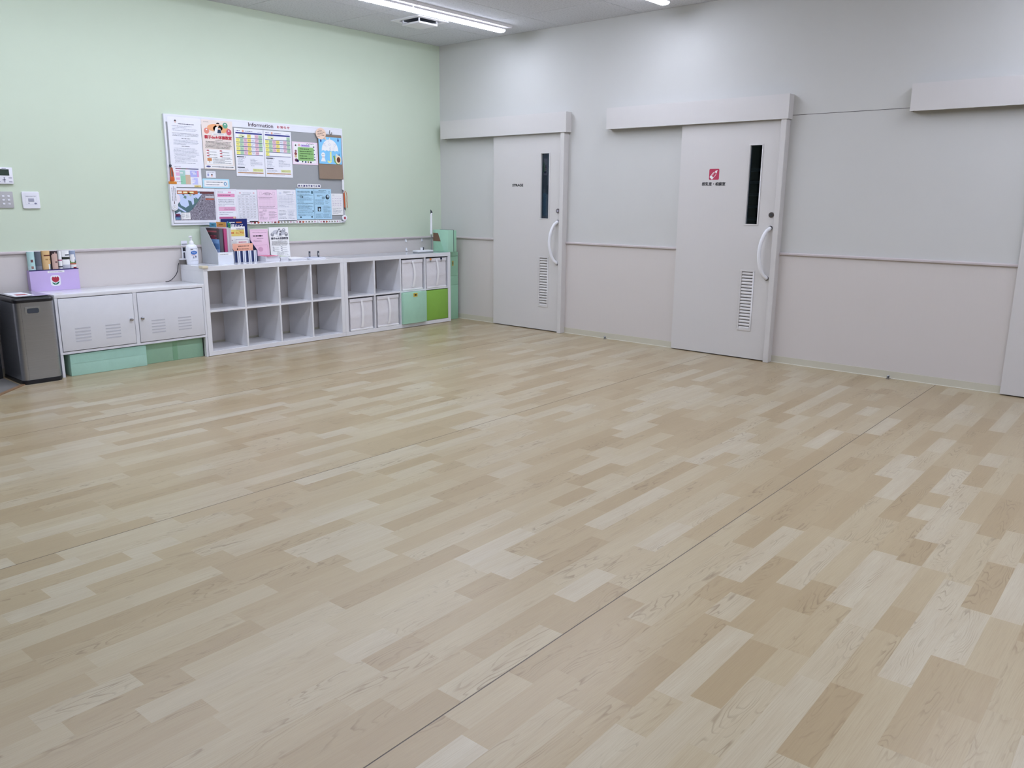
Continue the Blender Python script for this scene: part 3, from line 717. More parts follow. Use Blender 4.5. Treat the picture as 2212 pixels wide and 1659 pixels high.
# striped box with leaflets
SX0, SX1 = -2.760, -2.524; sw = SX1-SX0
sb = thing('striped_box', 'navy and white striped leaflet box', 'leaflet box', ((SX0+SX1)/2-.012, -.118, ZT))
m = MB(); m.box(-sw/2, sw/2, -.075, -.072, 0, .103); m.box(-sw/2, sw/2, .069, .072, 0, .215); m.box(-sw/2, sw/2, -.072, .069, 0, .003)
m.build('shell', M['filewhite'], sb)
sd_ = [(-.075, 0), (.072, 0), (.072, .220), (-.075, .103)]
for s in (-1, 1): MB().prism(sd_, s*sw/2-.0015, s*sw/2+.0015, axis='x').build('side_panel', ink('2C3458'), sb)
p = PR(-.075); x = -sw/2
for i in range(4):
    x = -sw/2+.005+i*.056
    p.rect(x, 0, x+.026, .103, '222C52', 0); p.rect(x+.004, 0, x+.009, .103, '3C4A78', 1); p.rect(x+.038, 0, x+.042, .103, '4A5068', 0)
p.rect(x+.054, 0, x+.062, .103, '222C52', 0); p.build('stripes', sb)
o = leaf('leaflet', 'navy park map leaflet rising behind the striped box', -2.658, -.030, ZT+.004, .262, .380, '1E2A66', 'leaflet', .004)
p = PR(-.004); p.rows(-.050, .340, .010, .354, 1, 'D8DEF0', 1, 1, .8, 3); p.rect(.018, .342, .075, .353, 'C87848', 1); p.ell(-.066, .350, .008, .008, '4A8AB0', 1)
p.heavy('公園マップ', -.060, .307, .085, .332, 'E8ECF8', 1, .0007); p.build('print', o)
o = leaf('leaflet', 'white and yellow leaflet with red lettering in the striped box', -2.665, -.078, ZT+.004, .166, .312, 'E6E8F0', 'leaflet', .004)
p = PR(-.004); p.rect(-.08, .225, .075, .285, 'D8C46C', 0); p.text('のご案内', -.012, .243, .070, .268, 'C85A30', 1, .02); p.rows(-.078, .243, -.018, .268, 1, 'C85A30', 1, 1, .8, 2)
p.rows(-.01, .276, .075, .300, 2, '3A3430', 1, 1, .55, 7); p.build('print', o)
o = leaf('leaflet', 'white flowery leaflet at the side of the striped box', -2.744, -.112, ZT+.004, .045, .215, 'EEF0F4', 'leaflet', .003)
p = PR(-.003); rq = random.Random(4)
for i in range(16): p.ell(rq.uniform(-.019, .019), rq.uniform(.06, .205), rq.uniform(.002, .005), rq.uniform(.002, .005), rq.choice(['3E8A5A', '2E5A46', '7A4A68', '222A3A']), 1, 8)
p.build('print', o)
o = leaf('leaflet', 'white leaflet with a blue line frame in the striped box', -2.652, -.138, ZT+.004, .150, .210, 'F0F2FA', 'leaflet', .003)
p = PR(-.003); p.frame(-.065, .10, .062, .200, .0025, '5A6490', 1); p.rows(-.038, .166, .045, .182, 1, 'C0486A', 1, 1, .7, 3); p.build('print', o)
o = leaf('leaflet', 'salmon pink leaflet at the front of the striped box', -2.668, -.170, ZT+.004, .204, .163, 'E8A68E', 'leaflet', .003)
p = PR(-.003); p.rows(-.048, .132, .062, .146, 1, '5A3A34', 1, 1, .7, 3); p.rows(-.040, .108, .058, .120, 1, '7A5046', 1, 1, .6, 5); p.ell(-.055, .113, .007, .008, '5A3A34', 1); p.build('print', o)
# pink and black and white standing leaflets
pk = leaf('leaflet_stack', 'stack of pink leaflets standing against the wall', -2.430, -.075, ZT+.0005, .190, .286, 'DDBBD0', 'leaflets', .012, math.radians(-4))
p = PR(-.012); p.frame(-.088, .012, .088, .276, .0015, 'B88CA8', 0); p.rows(-.075, .252, .078, .262, 1, '8A6A80', 1, 1, .5, 1); p.rows(-.068, .215, .062, .234, 1, '3A2A3A', 1, 1, .8, 2); p.rows(-.03, .196, .04, .203, 1, '4A3A4A', 1, 1, .7, 3)
p.rows(-.07, .17, .03, .19, 2, '7A5A70', 1, .8, .4, 4); p.ell(.0, .10, .026, .022, 'C49AB4', 1); p.frame(-.075, .05, .075, .14, .001, 'A87A98', 1); p.rows(-.07, .02, .07, .045, 3, '8A6A80', 1, .9, .4, 5); p.build('print', pk)
bw = leaf('leaflet_stack', 'black and white gym class leaflets standing against the wall', -2.212, -.070, ZT+.0005, .212, .300, 'E2E4EE', 'leaflets', .010, math.radians(-4))
def gym(p, s, mono, W2, z0, z1):
    """the parent and child gymnastics poster"""
    h = z1-z0; X = lambda v: v*W2; Z = lambda v: z0+v*h
    cc = (lambda a, b: b if mono else a)
    p.ell(X(-.15), Z(.845), X(.50), h*.075, cc('E0A070', 'B4B6BE'), 1); p.ell(X(.22), Z(.83), X(.50), h*.085, cc('E0A070', 'B4B6BE'), 1)
    p.ell(X(-.70), Z(.775), X(.17), h*.060, cc('D88474', '8E9098'), 2); p.ell(X(.52), Z(.905), X(.17), h*.060, cc('5E9E84', '9A9CA4'), 2); p.ell(X(.74), Z(.775), X(.17), h*.065, cc('C4566A', '86888E'), 2)
    for bx, bz in ((-.70, .80), (.52, .925), (.74, .80)): p.ell(X(bx), Z(bz), X(.05), h*.014, 'F4F0EE', 3, 10)
    p.pg([(X(-.22), Z(.74)), (X(.26), Z(.74)), (X(.20), Z(.84)), (X(.05), Z(.89)), (X(-.12), Z(.85))], cc('EFE6DC', 'DADCE2'), 3)
    p.ell(X(.03), Z(.905), X(.09), h*.030, cc('E8B490', 'C8C8CC'), 4); p.ell(X(.05), Z(.925), X(.11), h*.030, cc('2E2628', '4A4A50'), 5, 16, 0, 180)
    p.pg([(X(-.02), Z(.74)), (X(.24), Z(.74)), (X(.20), Z(.815)), (X(.02), Z(.815))], cc('34405A', '6A6C76'), 4)
    p.ell(X(.11), Z(.835), X(.08), h*.024, cc('E8B490', 'C8C8CC'), 5); p.ell(X(.12), Z(.848), X(.09), h*.024, cc('2A2426', '4A4A50'), 6, 16, 0, 180)
    p.rect(X(-.38), Z(.70), X(.50), Z(.728), 'F2F0F4', 4); p.rows(X(-.28), Z(.706), X(.40), Z(.722), 1, '4A4A54', 5, 1, .6, 3)
    p.heavy('親子de★体操教室', X(-.86), Z(.617), X(.90), Z(.688), cc('C03A48', '5C5E68'), 5, .0010)
    p.rows(X(-.20), Z(.585), X(.30), Z(.602), 1, '4A443E', 5, 1, .7, 4); p.rows(X(-.86), Z(.42), X(.88), Z(.575), 6, '4C4844', 5, .9, .5, 5)
    p.rect(X(-.82), Z(.10), X(.88), Z(.405), 'ECECF4', 3)
    for i in range(3):
        for sx in (-.78, .06): p.ell(X(sx+.07), Z(.38-.055*i), X(.09), h*.013, cc('B8565E', '8A8C94'), 5, 12); p.rows(X(sx+.08), Z(.338-.055*i), X(sx+.72), Z(.362-.055*i), 1, '54565E', 5, .7, .55, 11+i)
    if not mono: p.rect(X(-.78), Z(.165), X(-.50), Z(.225), 'C48252', 5); p.rect(X(-.66), Z(.13), X(-.62), Z(.165), '9A6A48', 5)
    p.rows(X(-.44), Z(.115), X(.86), Z(.225), 5, '50525A', 5, .9, .5, 17)
    p.rect(X(-.97), Z(.02), X(.97), Z(.085), 'EEEEF6', 3); p.ell(X(-.74), Z(.052), X(.15), h*.018, cc('5A5A8A', '6A6C78'), 5); p.rows(X(-.52), Z(.035), X(.90), Z(.065), 1, '3A3C46', 5, 1, .7, 19)
p = PR(-.010); gym(p, 1, True, .106, 0, .300); p.build('print', bw)
# stacks lying on the shelf
def pile(name, label, x0, x1, y0, y1, n, t, cols, seed, cat='booklets'):
    rq = random.Random(seed); o = thing(name, label, cat, ((x0+x1)/2, (y0+y1)/2, ZT)); z = 0; hx, hy = (x1-x0)/2, (y1-y0)/2
    for i in range(n):
        a = rq.uniform(-.03, .03); ox, oy = rq.uniform(-.003, .003), rq.uniform(-.003, .003); c, s = math.cos(a), math.sin(a)
        pts = [(x*c-y*s+ox, x*s+y*c+oy) for x, y in ((-hx, -hy), (hx, -hy), (hx, hy), (-hx, hy))]
        cl = cols[min(i*len(cols)//n, len(cols)-1)]
        MB().prism(pts, z, z+t*.97, 0, 1).build('booklet', [ink('D4D4DA'), ink(cl)], o); z += t
    return o
pl = pile('booklet_pile', 'pile of grey edged booklets with a pink cover on top', -2.498, -2.350, -.265, -.115, 8, .0058, ['B8B8BE', 'C8C8CE', 'D08098'], 3)
MB().prism([(-.068, -.090), (.055, -.085), (.060, .02), (-.060, .03)], .0466, .0475).build('cover_photo', ink('C4607A'), pl)
pile('booklet_pile', 'pile of grey edged booklets with a green cover on top', -2.340, -2.255, -.265, -.115, 7, .0055, ['B8B8BE', 'C8C8CE', 'A8B49A'], 5)
pile('paper_pile', 'thin pile of white papers beside the green topped booklets', -2.240, -2.065, -.290, -.10, 4, .0040, ['D8DAE8', 'E6E8F4'], 6, 'papers')
pile('paper_pile', 'thin stack of pale grey papers at the end of the empty cube shelf', -2.045, -1.858, -.300, -.12, 3, .0035, ['C8CCDA', 'DADEEA', 'B4B8C8'], 8, 'papers')
for x, lb in ((-1.904, 'small dark upright clip holder beside the white papers'), (-1.801, 'small dark upright clip holder near the joint of the two cube shelves')):
    t = thing('clip_holder', lb, 'clip holder', (x, -.105, ZT+.0), 0, 'upright clip holders')
    MB().box(-.009, .009, -.004, .004, 0, .062).build('upright', M['charcoal'], t, .001, 1); MB().box(-.022, .022, -.03, .03, 0, .003).build('foot', M['alu'], t); MB().box(-.005, .005, -.0055, -.004, .018, .044).build('light_mark', M['greyp'], t)
# cable from the device down to the cabinet
cbz = MB().tube([(-3.215, -.030, .786), (-3.221, -.026, .765), (-3.226, -.022, .72), (-3.240, -.020, .69), (-3.262, -.022, .666), (-3.295, -.030, .644), (-3.33, -.045, .635), (-3.36, -.06, .635)], .0032, 8).build('power_cable', M['cable'], None, smooth=.9)
tag(cbz, 'thin black cable hanging from the cube shelf onto the locker cabinet', 'cable')

# ------------------------------------------------------------------ brochure box on the cabinet
LX0, LX1 = -4.424, -4.066; LF = -.068; lw = LX1-LX0
lv = thing('brochure_box', 'lavender brochure box with a red tulip sticker', 'brochure box', ((LX0+LX1)/2, LF/2-.010, CH+.0004))
fy = LF-(LF/2-.010); by_ = -.014-(LF/2-.010)
m = MB(); m.box(-lw/2, lw/2, fy, fy+.003, 0, .160); m.box(-lw/2, lw/2, by_-.003, by_, 0, .160); m.box(-lw/2, -lw/2+.003, fy+.003, by_-.003, 0, .160); m.box(lw/2-.003, lw/2, fy+.003, by_-.003, 0, .160); m.box(-lw/2, lw/2, fy+.003, by_-.003, 0, .003)
m.build('shell', M['lav'], lv)
MB().box(-lw/2-.001, lw/2+.001, fy-.0012, fy+.0032, .157, .164).build('navy_edge', M['navy'], lv)
p = PR(fy); p.rect(-.050, .137, .072, .152, 'ECE6F4', 0); p.rows(-.040, .140, .062, .149, 1, '7A7488', 1, 1, .5, 3); p.build('name_strip', lv)
tu = MB().prism(rrect(-.036, .038, .034, .118, .022, 6), fy-.0015, fy, axis='y').build('tulip_sticker', M['paper'], lv)
p = PR(fy-.0015)
p.pg([(-.026, .084), (-.020, .072), (-.008, .064), (.010, .064), (.022, .072), (.028, .084), (.027, .098), (.018, .109), (.009, .100), (.001, .109), (-.007, .100), (-.016, .109), (-.025, .098)], 'A83040', 1)
p.rect(-.001, .044, .003, .064, '1E7052', 1); p.pg([(0, .044), (-.014, .046), (-.027, .062), (-.016, .062), (-.005, .054)], '1E7052', 1); p.pg([(.002, .044), (.016, .047), (.030, .066), (.018, .064), (.006, .055)], '1E7052', 1)
p.build('tulip', tu)
def rolled(label, xc, w_, zt, fn, seed):
    """an upright curled brochure; fn(a, h) picks the colour by position across (0..1) and height (0..1)"""
    o = thing('brochure', label, 'brochure', (xc, (LF-.014)/2, CH+.0036), 0, 'brochures in the lavender box')
    cols = []; ix = {}
    def mi(a, i):
        h = (a+.5)/nz; q = (i+.5)/nk
        c = 'E4E6EE' if q > .5 else fn(1-(math.cos(math.pi*2*q)+1)/2 if False else (1-math.cos(math.pi*2*q))/2, h)
        if c not in ix: ix[c] = len(cols); cols.append(ink(c))
        return ix[c]
    nk, nz = 20, 30; hh = zt-CH-.0036
    rr = [[(-w_/2*math.cos(2*math.pi*j/nk), -.020*math.sin(2*math.pi*j/nk), hh*i/nz) for j in range(nk)] for i in range(nz+1)]
    mb = MB(); mb.rings(rr, 0, True, mi); s = mb.build('roll', cols, o, smooth=.9); return o
def f_green(a, h):
    if .72 < h < .80 and .35 < a < .65: return '6E4A4A'
    if .56 < h < .62 and .35 < a < .65: return '8A6A62'
    return 'A9CBC8' if h > .62 else 'B8D2D2' if h > .52 else 'D2E0E2'
def f_grey(a, h): return '5E646E' if h > .62 else '767A84' if h > .54 else 'A4A6AE'
def f_tan(a, h):
    if .86 < h < .90 and a > .15: return '6A3A28'
    if .70 < h < .80 and .2 < a < .9 and int(a*9) % 2 and int(h*40) % 2: return 'A8804E'
    if h < .66 and a > .62: return 'D4DEE4' if a < .85 else '6A7074'
    return 'D0AC78'
def f_face(a, h):
    if a < .14 or h > .96-.12*abs(a-.55): return '3A2E32'
    if a > .88: return '3A3236'
    if .70 < h < .73 and .5 < a < .8: return '4A3434'
    if .55 < h < .58 and .25 < a < .7: return '8A4A50'
    return 'C0A094'
def f_stripe(a, h):
    b = int(h*28) % 4
    return 'A8607E' if .72 < h < .78 else '3E4048' if (b == 0 and h < .7) else 'E2E4EC'
def f_text(a, h):
    if .78 < h < .83: return '30342E'
    if .88 < h < .91 and .3 < a < .9: return '4A4C52'
    if .69 < h < .71 and .15 < a < .8: return '3C3E46'
    return 'B6B8C4' if h < .63 else 'E4E6F0'
def f_land(a, h):
    if (a-.35)**2/.16+(h-.80)**2/.012 < 1: return 'E2E6EE'
    if h > .74: return '8E9AB2'
    if h > .68: return '4E6A50' if a > .5 else '7C9A62'
    if h > .62: return 'BC5C46'
    return 'A83A42' if (.52 < h < .56 and a > .3) else 'E6E4E8'
zt = .935
for xc, w_, fn, lb in ((-4.393, .054, f_green, 'pale teal rolled brochure at the end of the lavender box'), (-4.342, .046, f_grey, 'dark grey rolled brochure in the lavender box'),
                      (-4.287, .062, f_tan, 'tan rolled brochure with a brown band in the lavender box'), (-4.228, .052, f_face, 'rolled brochure printed with a close up face in the lavender box'),
                      (-4.187, .028, f_stripe, 'narrow white rolled brochure with grey stripes in the lavender box'), (-4.143, .058, f_text, 'white rolled brochure with a black heading in the lavender box'),
                      (-4.091, .044, f_land, 'rolled brochure printed with a landscape and white oval in the lavender box')): rolled(lb, xc, w_, zt+random.uniform(-.003, .004), fn, 1)

# ------------------------------------------------------------------ controls on the green wall
th = thing('thermostat', 'white wall control panel with a green grey display', 'thermostat', (-4.497, -.0006, 1.436))
MB().box(-.060, .060, -.018, 0, 0, .120).build('case', M['whitep'], th, .003, 2); MB().box(-.046, .036, -.0195, -.0175, .061, .106).build('display', M['lcd'], th, .0008, 1)
p = PR(-.018); p.rect(-.01, .110, .018, .114, '6A6C78', 1)
for x, z in ((-.04, .045), (-.04, .016), (-.002, .030), (.040, .044), (.040, .016)): p.pg(rrect(x-.012, x+.012, z-.0035, z+.0035, .0034), '8E8EA0', 1)
p.rect(-.004, .010, .004, .050, '9A9AAC', 1); p.build('buttons', th)
sp = thing('switch_plate', 'grey light switch plate with small white rockers', 'switch', (-4.518, -.0006, 1.261))
MB().prism(rrect(-.068, .067, 0, .120, .006), -.009, 0, axis='y').build('plate', M['greyp'], sp, .002, 2)
for x in (-.040, 0.0, .036):
    for z in (.030, .058, .086): MB().box(x-.008, x+.008, -.0125, -.009, z-.006, z+.006).build('rocker', M['whitep'], sp, .0015, 1)
wp2 = thing('control_plate', 'square white wall plate with a grey button', 'switch', (-4.331, -.0006, 1.256))
MB().prism(rrect(-.061, .061, 0, .126, .010), -.013, 0, axis='y').build('plate', M['whitep'], wp2, .005, 3)
MB().box(-.020, .020, -.0150, -.0128, .052, .076).build('button', plain('grey_button', (160, 162, 178), .4), wp2, .001, 1)
p = PR(-.013); p.frame(-.040, .028, .040, .100, .001, 'B4B6C8', 0); p.rows(-.036, .088, .034, .096, 1, '5A5C70', 1, 1, .6, 3); p.ell(.028, .038, .009, .006, '70728A', 1); p.ell(-.018, .040, .005, .004, '8A8CA0', 1); p.build('markings', wp2)

# ------------------------------------------------------------------ noticeboard (local origin at its lower left corner, on the wall)
NX0, NX1, NZ0, NZ1 = -3.240, -1.388, 1.110, 2.036; NYF = -.020
nb = thing('noticeboard', 'large grey noticeboard headed Information on the green wall', 'noticeboard', ((NX0+NX1)/2, -.0006, NZ0))
nw, nh = (NX1-NX0)/2, NZ1-NZ0
MB().box(-nw+.004, nw-.004, -.0185, 0, .004, nh-.004).build('panel', M['board'], nb)
for a in ((-nw, nw, 0, .014), (-nw, nw, nh-.0145, nh), (-nw, -nw+.014, .014, nh-.014), (nw-.014, nw, .014, nh-.014)): MB().box(a[0], a[1], -.022, 0, a[2], a[3]).build('frame_bar', M['frame'], nb, .001, 1)
hd = MB().box(-nw+.0145, nw-.0145, -.0219, -.0186, nh-.064, nh-.0146).build('header', M['frame'], nb)
ncx = (NX0+NX1)/2
PR(-.0219).text('Information', -2.446-ncx, 1.987-NZ0, -2.186-ncx, 2.022-NZ0, '3A2436', 1, .012).build('title_lettering', hd)
t_ = MB().prism(rrect(-2.152-ncx, -2.001-ncx, 1.985-NZ0, 2.019-NZ0, .008), -.0232, -.0219, axis='y').build('subtitle_plate', ink('F0DCE6'), hd)
p = PR(-.0232)
for i, ch in enumerate('お知らせ'): p.heavy(ch, -2.145+i*.037-ncx, 1.991-NZ0, -2.119+i*.037-ncx, 2.013-NZ0, 'A8384C', 1, .0008)
p.build('subtitle_lettering', t_)
def sheet(name, label, cx, cz, w_, h_, c='paper', cat='poster', y=-.0226, t=.0012, group=None, round_=0):
    """a paper on the board: local origin at the bottom centre; its printed face is at local y = -t"""
    o = thing(name, label, cat, (cx, y, cz-h_/2), 0, group)
    m = M[c] if c in M else ink(c)
    if round_: MB().prism(rrect(-w_/2, w_/2, 0, h_, round_), -t, 0, axis='y').build('sheet', m, o)
    else: MB().box(-w_/2, w_/2, -t, 0, 0, h_).build('sheet', m, o)
    return o, PR(-t)
# text notice
o, p = sheet('notice', 'white text notice in the upper corner of the noticeboard beside the gym poster', -3.060, 1.806, .300, .418, cat='notice')
p.ell(-.082, .385, .009, .012, '3A3438', 2); p.ell(-.082, .378, .007, .008, 'D8B8B0', 3); p.rows(-.062, .358, .085, .372, 1, '44465A', 1, 1, .6, 1); p.rows(-.115, .305, .120, .352, 4, '7A7E94', 1, .9, .34, 2)
p.rows(-.120, .262, .125, .292, 3, '4A4C62', 1, .95, .42, 3); p.rows(-.04, .240, .045, .250, 1, '3A3C4E', 1, 1, .6, 4); p.rows(-.115, .190, .120, .235, 5, '6E7288', 1, .85, .36, 5); p.rows(-.045, .176, .06, .186, 1, '3A3C4E', 1, 1, .6, 6)
p.rows(-.115, .035, .120, .168, 13, '70748A', 1, .82, .34, 7); p.build('print', o)
# gym poster
o, p = sheet('poster', 'beige parents and child gymnastics poster with balloons', -2.756, 1.806, .297, .420, 'DCD0C8'); gym(p, 1, False, .1485, 0, .42)
p.rows(-.13, .395, -.08, .408, 2, '6A5A54', 2, 1, .4, 9); p.build('print', o)
# two schedules
def schedule(label, cx, red, blank):
    o, p = sheet('schedule', label, cx, 1.753, .297, .422, cat='schedule', group='monthly schedules')
    p.rows(-.130, .395, -.085, .407, 1, '5A4A8A', 1, 1, .7, 1); p.ell(-.060, .400, .010, .010, 'D89A80', 1); p.rows(-.040, .394, .060, .405, 1, '6A5A7A', 1, .9, .6, 2); p.rows(.09, .392, .13, .402, 1, '9A9AB4', 1, .9, .5, 3)
    p.rect(-.135, .375, .135, .388, '3A3E84', 1)
    cols = ['E4E078', 'A8C8A8', 'D8B4C0', 'E0D270', 'D4D8EC', 'D8B4C0', 'A8C8A8']; cw = .27/7
    for r in range(5):
        zt = .372-r*.037
        for c in range(7):
            cc = cols[c]
            if r == 0 and c not in ((0, 1, 3, 5, 6) if not blank else (6,)): cc = 'F2F2FA'
            if r == 0 and c < 3 and c != 1 and not blank: cc = 'F2F2FA'
            if r == 4 and ((c > 0 and blank) or (c == 6)): cc = 'F2F2FA'
            if r == 4 and blank: zt_ = zt
            p.rect(-.135+c*cw, zt-.031, -.135+(c+1)*cw-.0012, zt, cc, 1)
            if cc != 'F2F2FA': p.rows(-.135+c*cw+.006, zt-.022, -.135+(c+1)*cw-.006, zt-.006, 2, '6A7A6A' if c in (1, 6) else '7A6A50' if c in (0, 3) else '8A5A70', 2, .9, .5, r*7+c)
        p.rect(-.135, zt-.036, .135, zt-.031, '4A5480', 1)
    p.rect(-.105, .345, -.045, .370, 'D8DCB0', 2); p.rect(-.072, .346, -.054, .354, '3A3C4A', 3)
    p.rect(-.135, .168, -.062, .176, '2A3440', 1); p.ell(-.052, .172, .004, .004, '2A3440', 1); p.rows(-.128, .095, -.040, .162, 7, '6E7288', 1, .5, .4, 21); p.rows(-.002, .092, .125, .160, 7, '6E7288', 1, .9, .4, 22)
    p.rect(-.135, .075, -.062, .083, '2A3440', 1); p.rows(-.130, .042, .000, .070, 3, '6E7288', 1, .8, .4, 23); p.rect(.020, .045, .128, .070, 'D4D896', 1); p.rows(.026, .050, .122, .066, 2, '7A7A4A', 2, .9, .45, 24)
    p.rect(-.135, .028, .130, .037, 'C0946A', 1); p.rows(-.13, .029, .12, .036, 1, '6A4030', 2, .9, .6, 25); p.rows(-.07, .018, .06, .024, 1, '8A8C9A', 1, 1, .5, 26)
    p.build('print', o)
schedule('coloured monthly schedule beside the beige gymnastics poster', -2.446, 0, False)
schedule('coloured monthly schedule nearest the pink bordered card', -2.145, 1, True)
# pink bordered hand made card
o, p = sheet('notice', 'pink bordered card with a green handwritten panel', -1.843, 1.775, .292, .212, 'E8CCDA', 'card')
p.rect(-.128, .016, .124, .198, 'EEEEF8', 0); p.pg(rrect(-.085, .100, .036, .164, .014), '86B46E', 1)
p.rows(-.062, .140, .045, .153, 1, '2E3A2A', 2, 1, .7, 30)
for i in range(4): p.rows(-.068, .052+i*.022, (.085, .02, .090, .075)[i], .066+i*.022, 1, '2E4A2C', 2, 1, .7, 31+i)
p.pg(rrect(-.050, .055, .168, .188, .010), 'B4A0D4', 2); p.rows(-.038, .172, .044, .184, 1, '4A3A7A', 3, 1, .6, 36)
rq = random.Random(9)
for x, z, a, c in ((-.108, .172, .015, 'E4D8DC'), (-.106, .178, .008, '3A2E34'), (-.068, .182, .013, 'D49AA0'), (-.108, .125, .012, '8A5A66'), (-.110, .100, .016, '8A4A4A'), (-.110, .075, .015, 'C8B088'), (-.106, .040, .018, '6A3A5A'), (-.090, .034, .014, '40387A'), (-.035, .028, .008, '2E4A44'), (.000, .026, .010, '3A4A74'), (.030, .026, .009, '7A7A3A'), (.060, .024, .010, '2E2E38'), (.108, .050, .008, '2E2E38'), (.100, .170, .008, '3A3A50'), (.104, .140, .006, '50526A'), (.106, .100, .006, '50526A'), (.108, .075, .006, '50526A')):
    p.ell(x, z, a, a*.9, c, 2, 12)
for i in range(3): p.ell(.03+i*.028, .190, .014, .010, '3A3E50', 2, 10, 0, 180); p.ell(.03+i*.028, .189, .011, .007, 'EEEEF8', 3, 10, 0, 180)
p.build('drawing', o)
# kraft sheet, umbrella picture, bubble
kr = thing('kraft_sheet', 'brown kraft sheet hanging behind the blue umbrella picture', 'paper', (-1.550, -.0226, 1.540))
m = MB(); n = 10
for i in range(n):
    q0, q1 = i/n, (i+1)/n; y0, y1 = -.004-.010*(1-q0)**2, -.004-.010*(1-q1)**2
    m.poly([(-.146, y0, .424*q0), (.146, y0, .424*q0), (.146, y1, .424*q1), (-.146, y1, .424*q1)]); m.poly([(-.146, y0+.001, .424*q0), (-.146, y1+.001, .424*q1), (.146, y1+.001, .424*q1), (.146, y0+.001, .424*q0)])
m.build('sheet', M['kraft'], kr)
o, p = sheet('picture', 'blue umbrella picture with a snail and a white doll', -1.553, 1.815, .274, .258, '7ABCE4', 'picture', -.0345)
um = [(-.108+.0, .120)]
for i in range(15): q = math.radians(180-180*i/14); um.append((-.0+.100*math.cos(q)-.004, .128+.108*math.sin(q)))
sc_ = []
for i in range(5):
    for j in range(1, 5): q = math.radians(180*j/4); sc_.append((.096-.04*i-.02+.02*math.cos(q), .120+.010*math.sin(q)))
p.pg(um[1:]+[(.096, .122)]+sc_, 'EEF0FA', 1); p.pg([(-.014, .232), (.006, .232), (-.004, .256)], 'EEF0FA', 1)
rq = random.Random(12)
for i in range(16):
    x, z = rq.uniform(-.075, .07), rq.uniform(.142, .215); rr_ = rq.uniform(.005, .010); p.ell(x, z, rr_, rr_*1.1, rq.choice(['B4B8CC', '9CA2BC', 'C4C8DA']), 2, 10); p.ell(x, z, rr_*.75, rr_*.85, 'EEF0FA', 3, 10)
for x, z in ((-.110, .215), (.098, .228), (.104, .075)): p.pg([(x-.009, z), (x, z-.012), (x+.009, z), (x, z+.034)], '2A3E86', 1)
p.rect(-.006, .035, .012, .120, 'E8E490', 1); p.ell(-.014, .032, .026, .024, 'E8E490', 1, 14, 180, 360); p.ell(-.014, .034, .009, .010, '7ABCE4', 2, 12, 180, 360)
p.ell(-.088, .085, .023, .024, 'F0F2FA', 1); p.pg([(-.118, .022), (-.060, .022), (-.076, .066), (-.100, .066)], 'F0F2FA', 1); p.rect(-.100, .062, -.076, .067, 'B06070', 2)
for x in (-.096, -.080): p.ell(x, .088, .003, .004, '2A2A38', 2, 8)
p.pg([(.032, .078), (.050, .084), (.056, .060), (.066, .030), (.118, .018), (.112, .002), (.070, .000), (.045, .022), (.038, .056)], '6E9E54', 1)
p.ell(.092, .045, .036, .042, 'E4D2B0', 2); p.ell(.096, .044, .022, .027, '6A3A2C', 3); p.ell(.072, .090, .010, .010, 'E8EAD0', 2, 10); p.ell(.073, .090, .003, .004, '2A2A38', 3, 8)
p.build('drawing', o)
o = thing('speech_bubble_card', 'salmon speech bubble card above the umbrella picture', 'card', (-1.660, -.0366, 1.917))
m = MB(); pts = [(.060*math.cos(2*math.pi*i/24), .054+.054*math.sin(2*math.pi*i/24)) for i in range(24)]; m.prism(pts, -.0015, 0, axis='y'); m.prism([(.030, .010), (.052, .030), (.062, -.004)], -.0015, -.0002, axis='y'); m.build('card', ink('ECC4AE'), o)
p = PR(-.0015)
for i in range(5): p.rows((-.026, -.044, -.046, -.048, -.046)[i], .080-.015*i, (.014, .042, .020, .040, -.014)[i], .091-.015*i, 1, '4A3430', 1, 1, .6, 41+i)
p.build('print', o)
cl = tag(MB().tube([(-1.552, -.0375, 2.010), (-1.556, -.0365, 1.990), (-1.552, -.038, 1.974), (-1.540, -.038, 1.968), (-1.530, -.037, 1.975), (-1.528, -.036, 1.992)], .0035, 8).build('wire_hook', M['lockm'], None, smooth=.9), 'small dark wire hook above the umbrella picture', 'hook')
# chart, card, framed sign
o, p = sheet('chart', 'pastel block chart under the white text notice', -3.068, 1.526, .256, .182, cat='chart', y=-.0242)
p.rows(-.115, .166, -.055, .174, 1, '5A5C70', 1, 1, .6, 1); p.rect(-.105, .152, .02, .159, '7A2E54', 1); p.rect(.0, .152, .105, .159, '33386E', 1); p.rect(-.055, .152, -.01, .159, '3A5A4A', 2)
for x0, x1, z0, z1, c in ((-.105, -.070, .095, .142, 'D4A4C4'), (-.070, -.020, .095, .142, '9CC0B8'), (-.066, -.020, .025, .095, '8CC0A4'), (-.020, .025, .025, .105, 'C4AC94'), (.025, .088, .088, .142, 'A4A8DC'), (.088, .105, .088, .142, 'CC98C0'), (-.105, -.072, .062, .082, 'D4A4C4'), (.04, .092, .025, .080, 'B4B8E4')): p.rect(x0, z0, x1, z1, c, 1)
for x, z in ((-.095, .128), (.05, .130), (.06, .115), (-.06, .12), (.035, .072), (.05, .055), (.04, .040), (-.098, .085), (-.10, .03), (.0, .125)): p.pg(rrect(x-.012, x+.02, z-.004, z+.004, .0035), 'F0F2FA', 3)
p.rows(-.10, .042, -.05, .05, 1, '4A3A5A', 3, 1, .6, 5); p.rect(.055, .002, .118, .018, 'D8C87C', 1); p.rows(.062, .005, .110, .015, 1, '8A6A34', 2, 1, .6, 6); p.build('print', o)
o, p = sheet('card', 'tiny white card above the blue framed sign', -2.848, 1.549, .092, .057, cat='card', group=None)
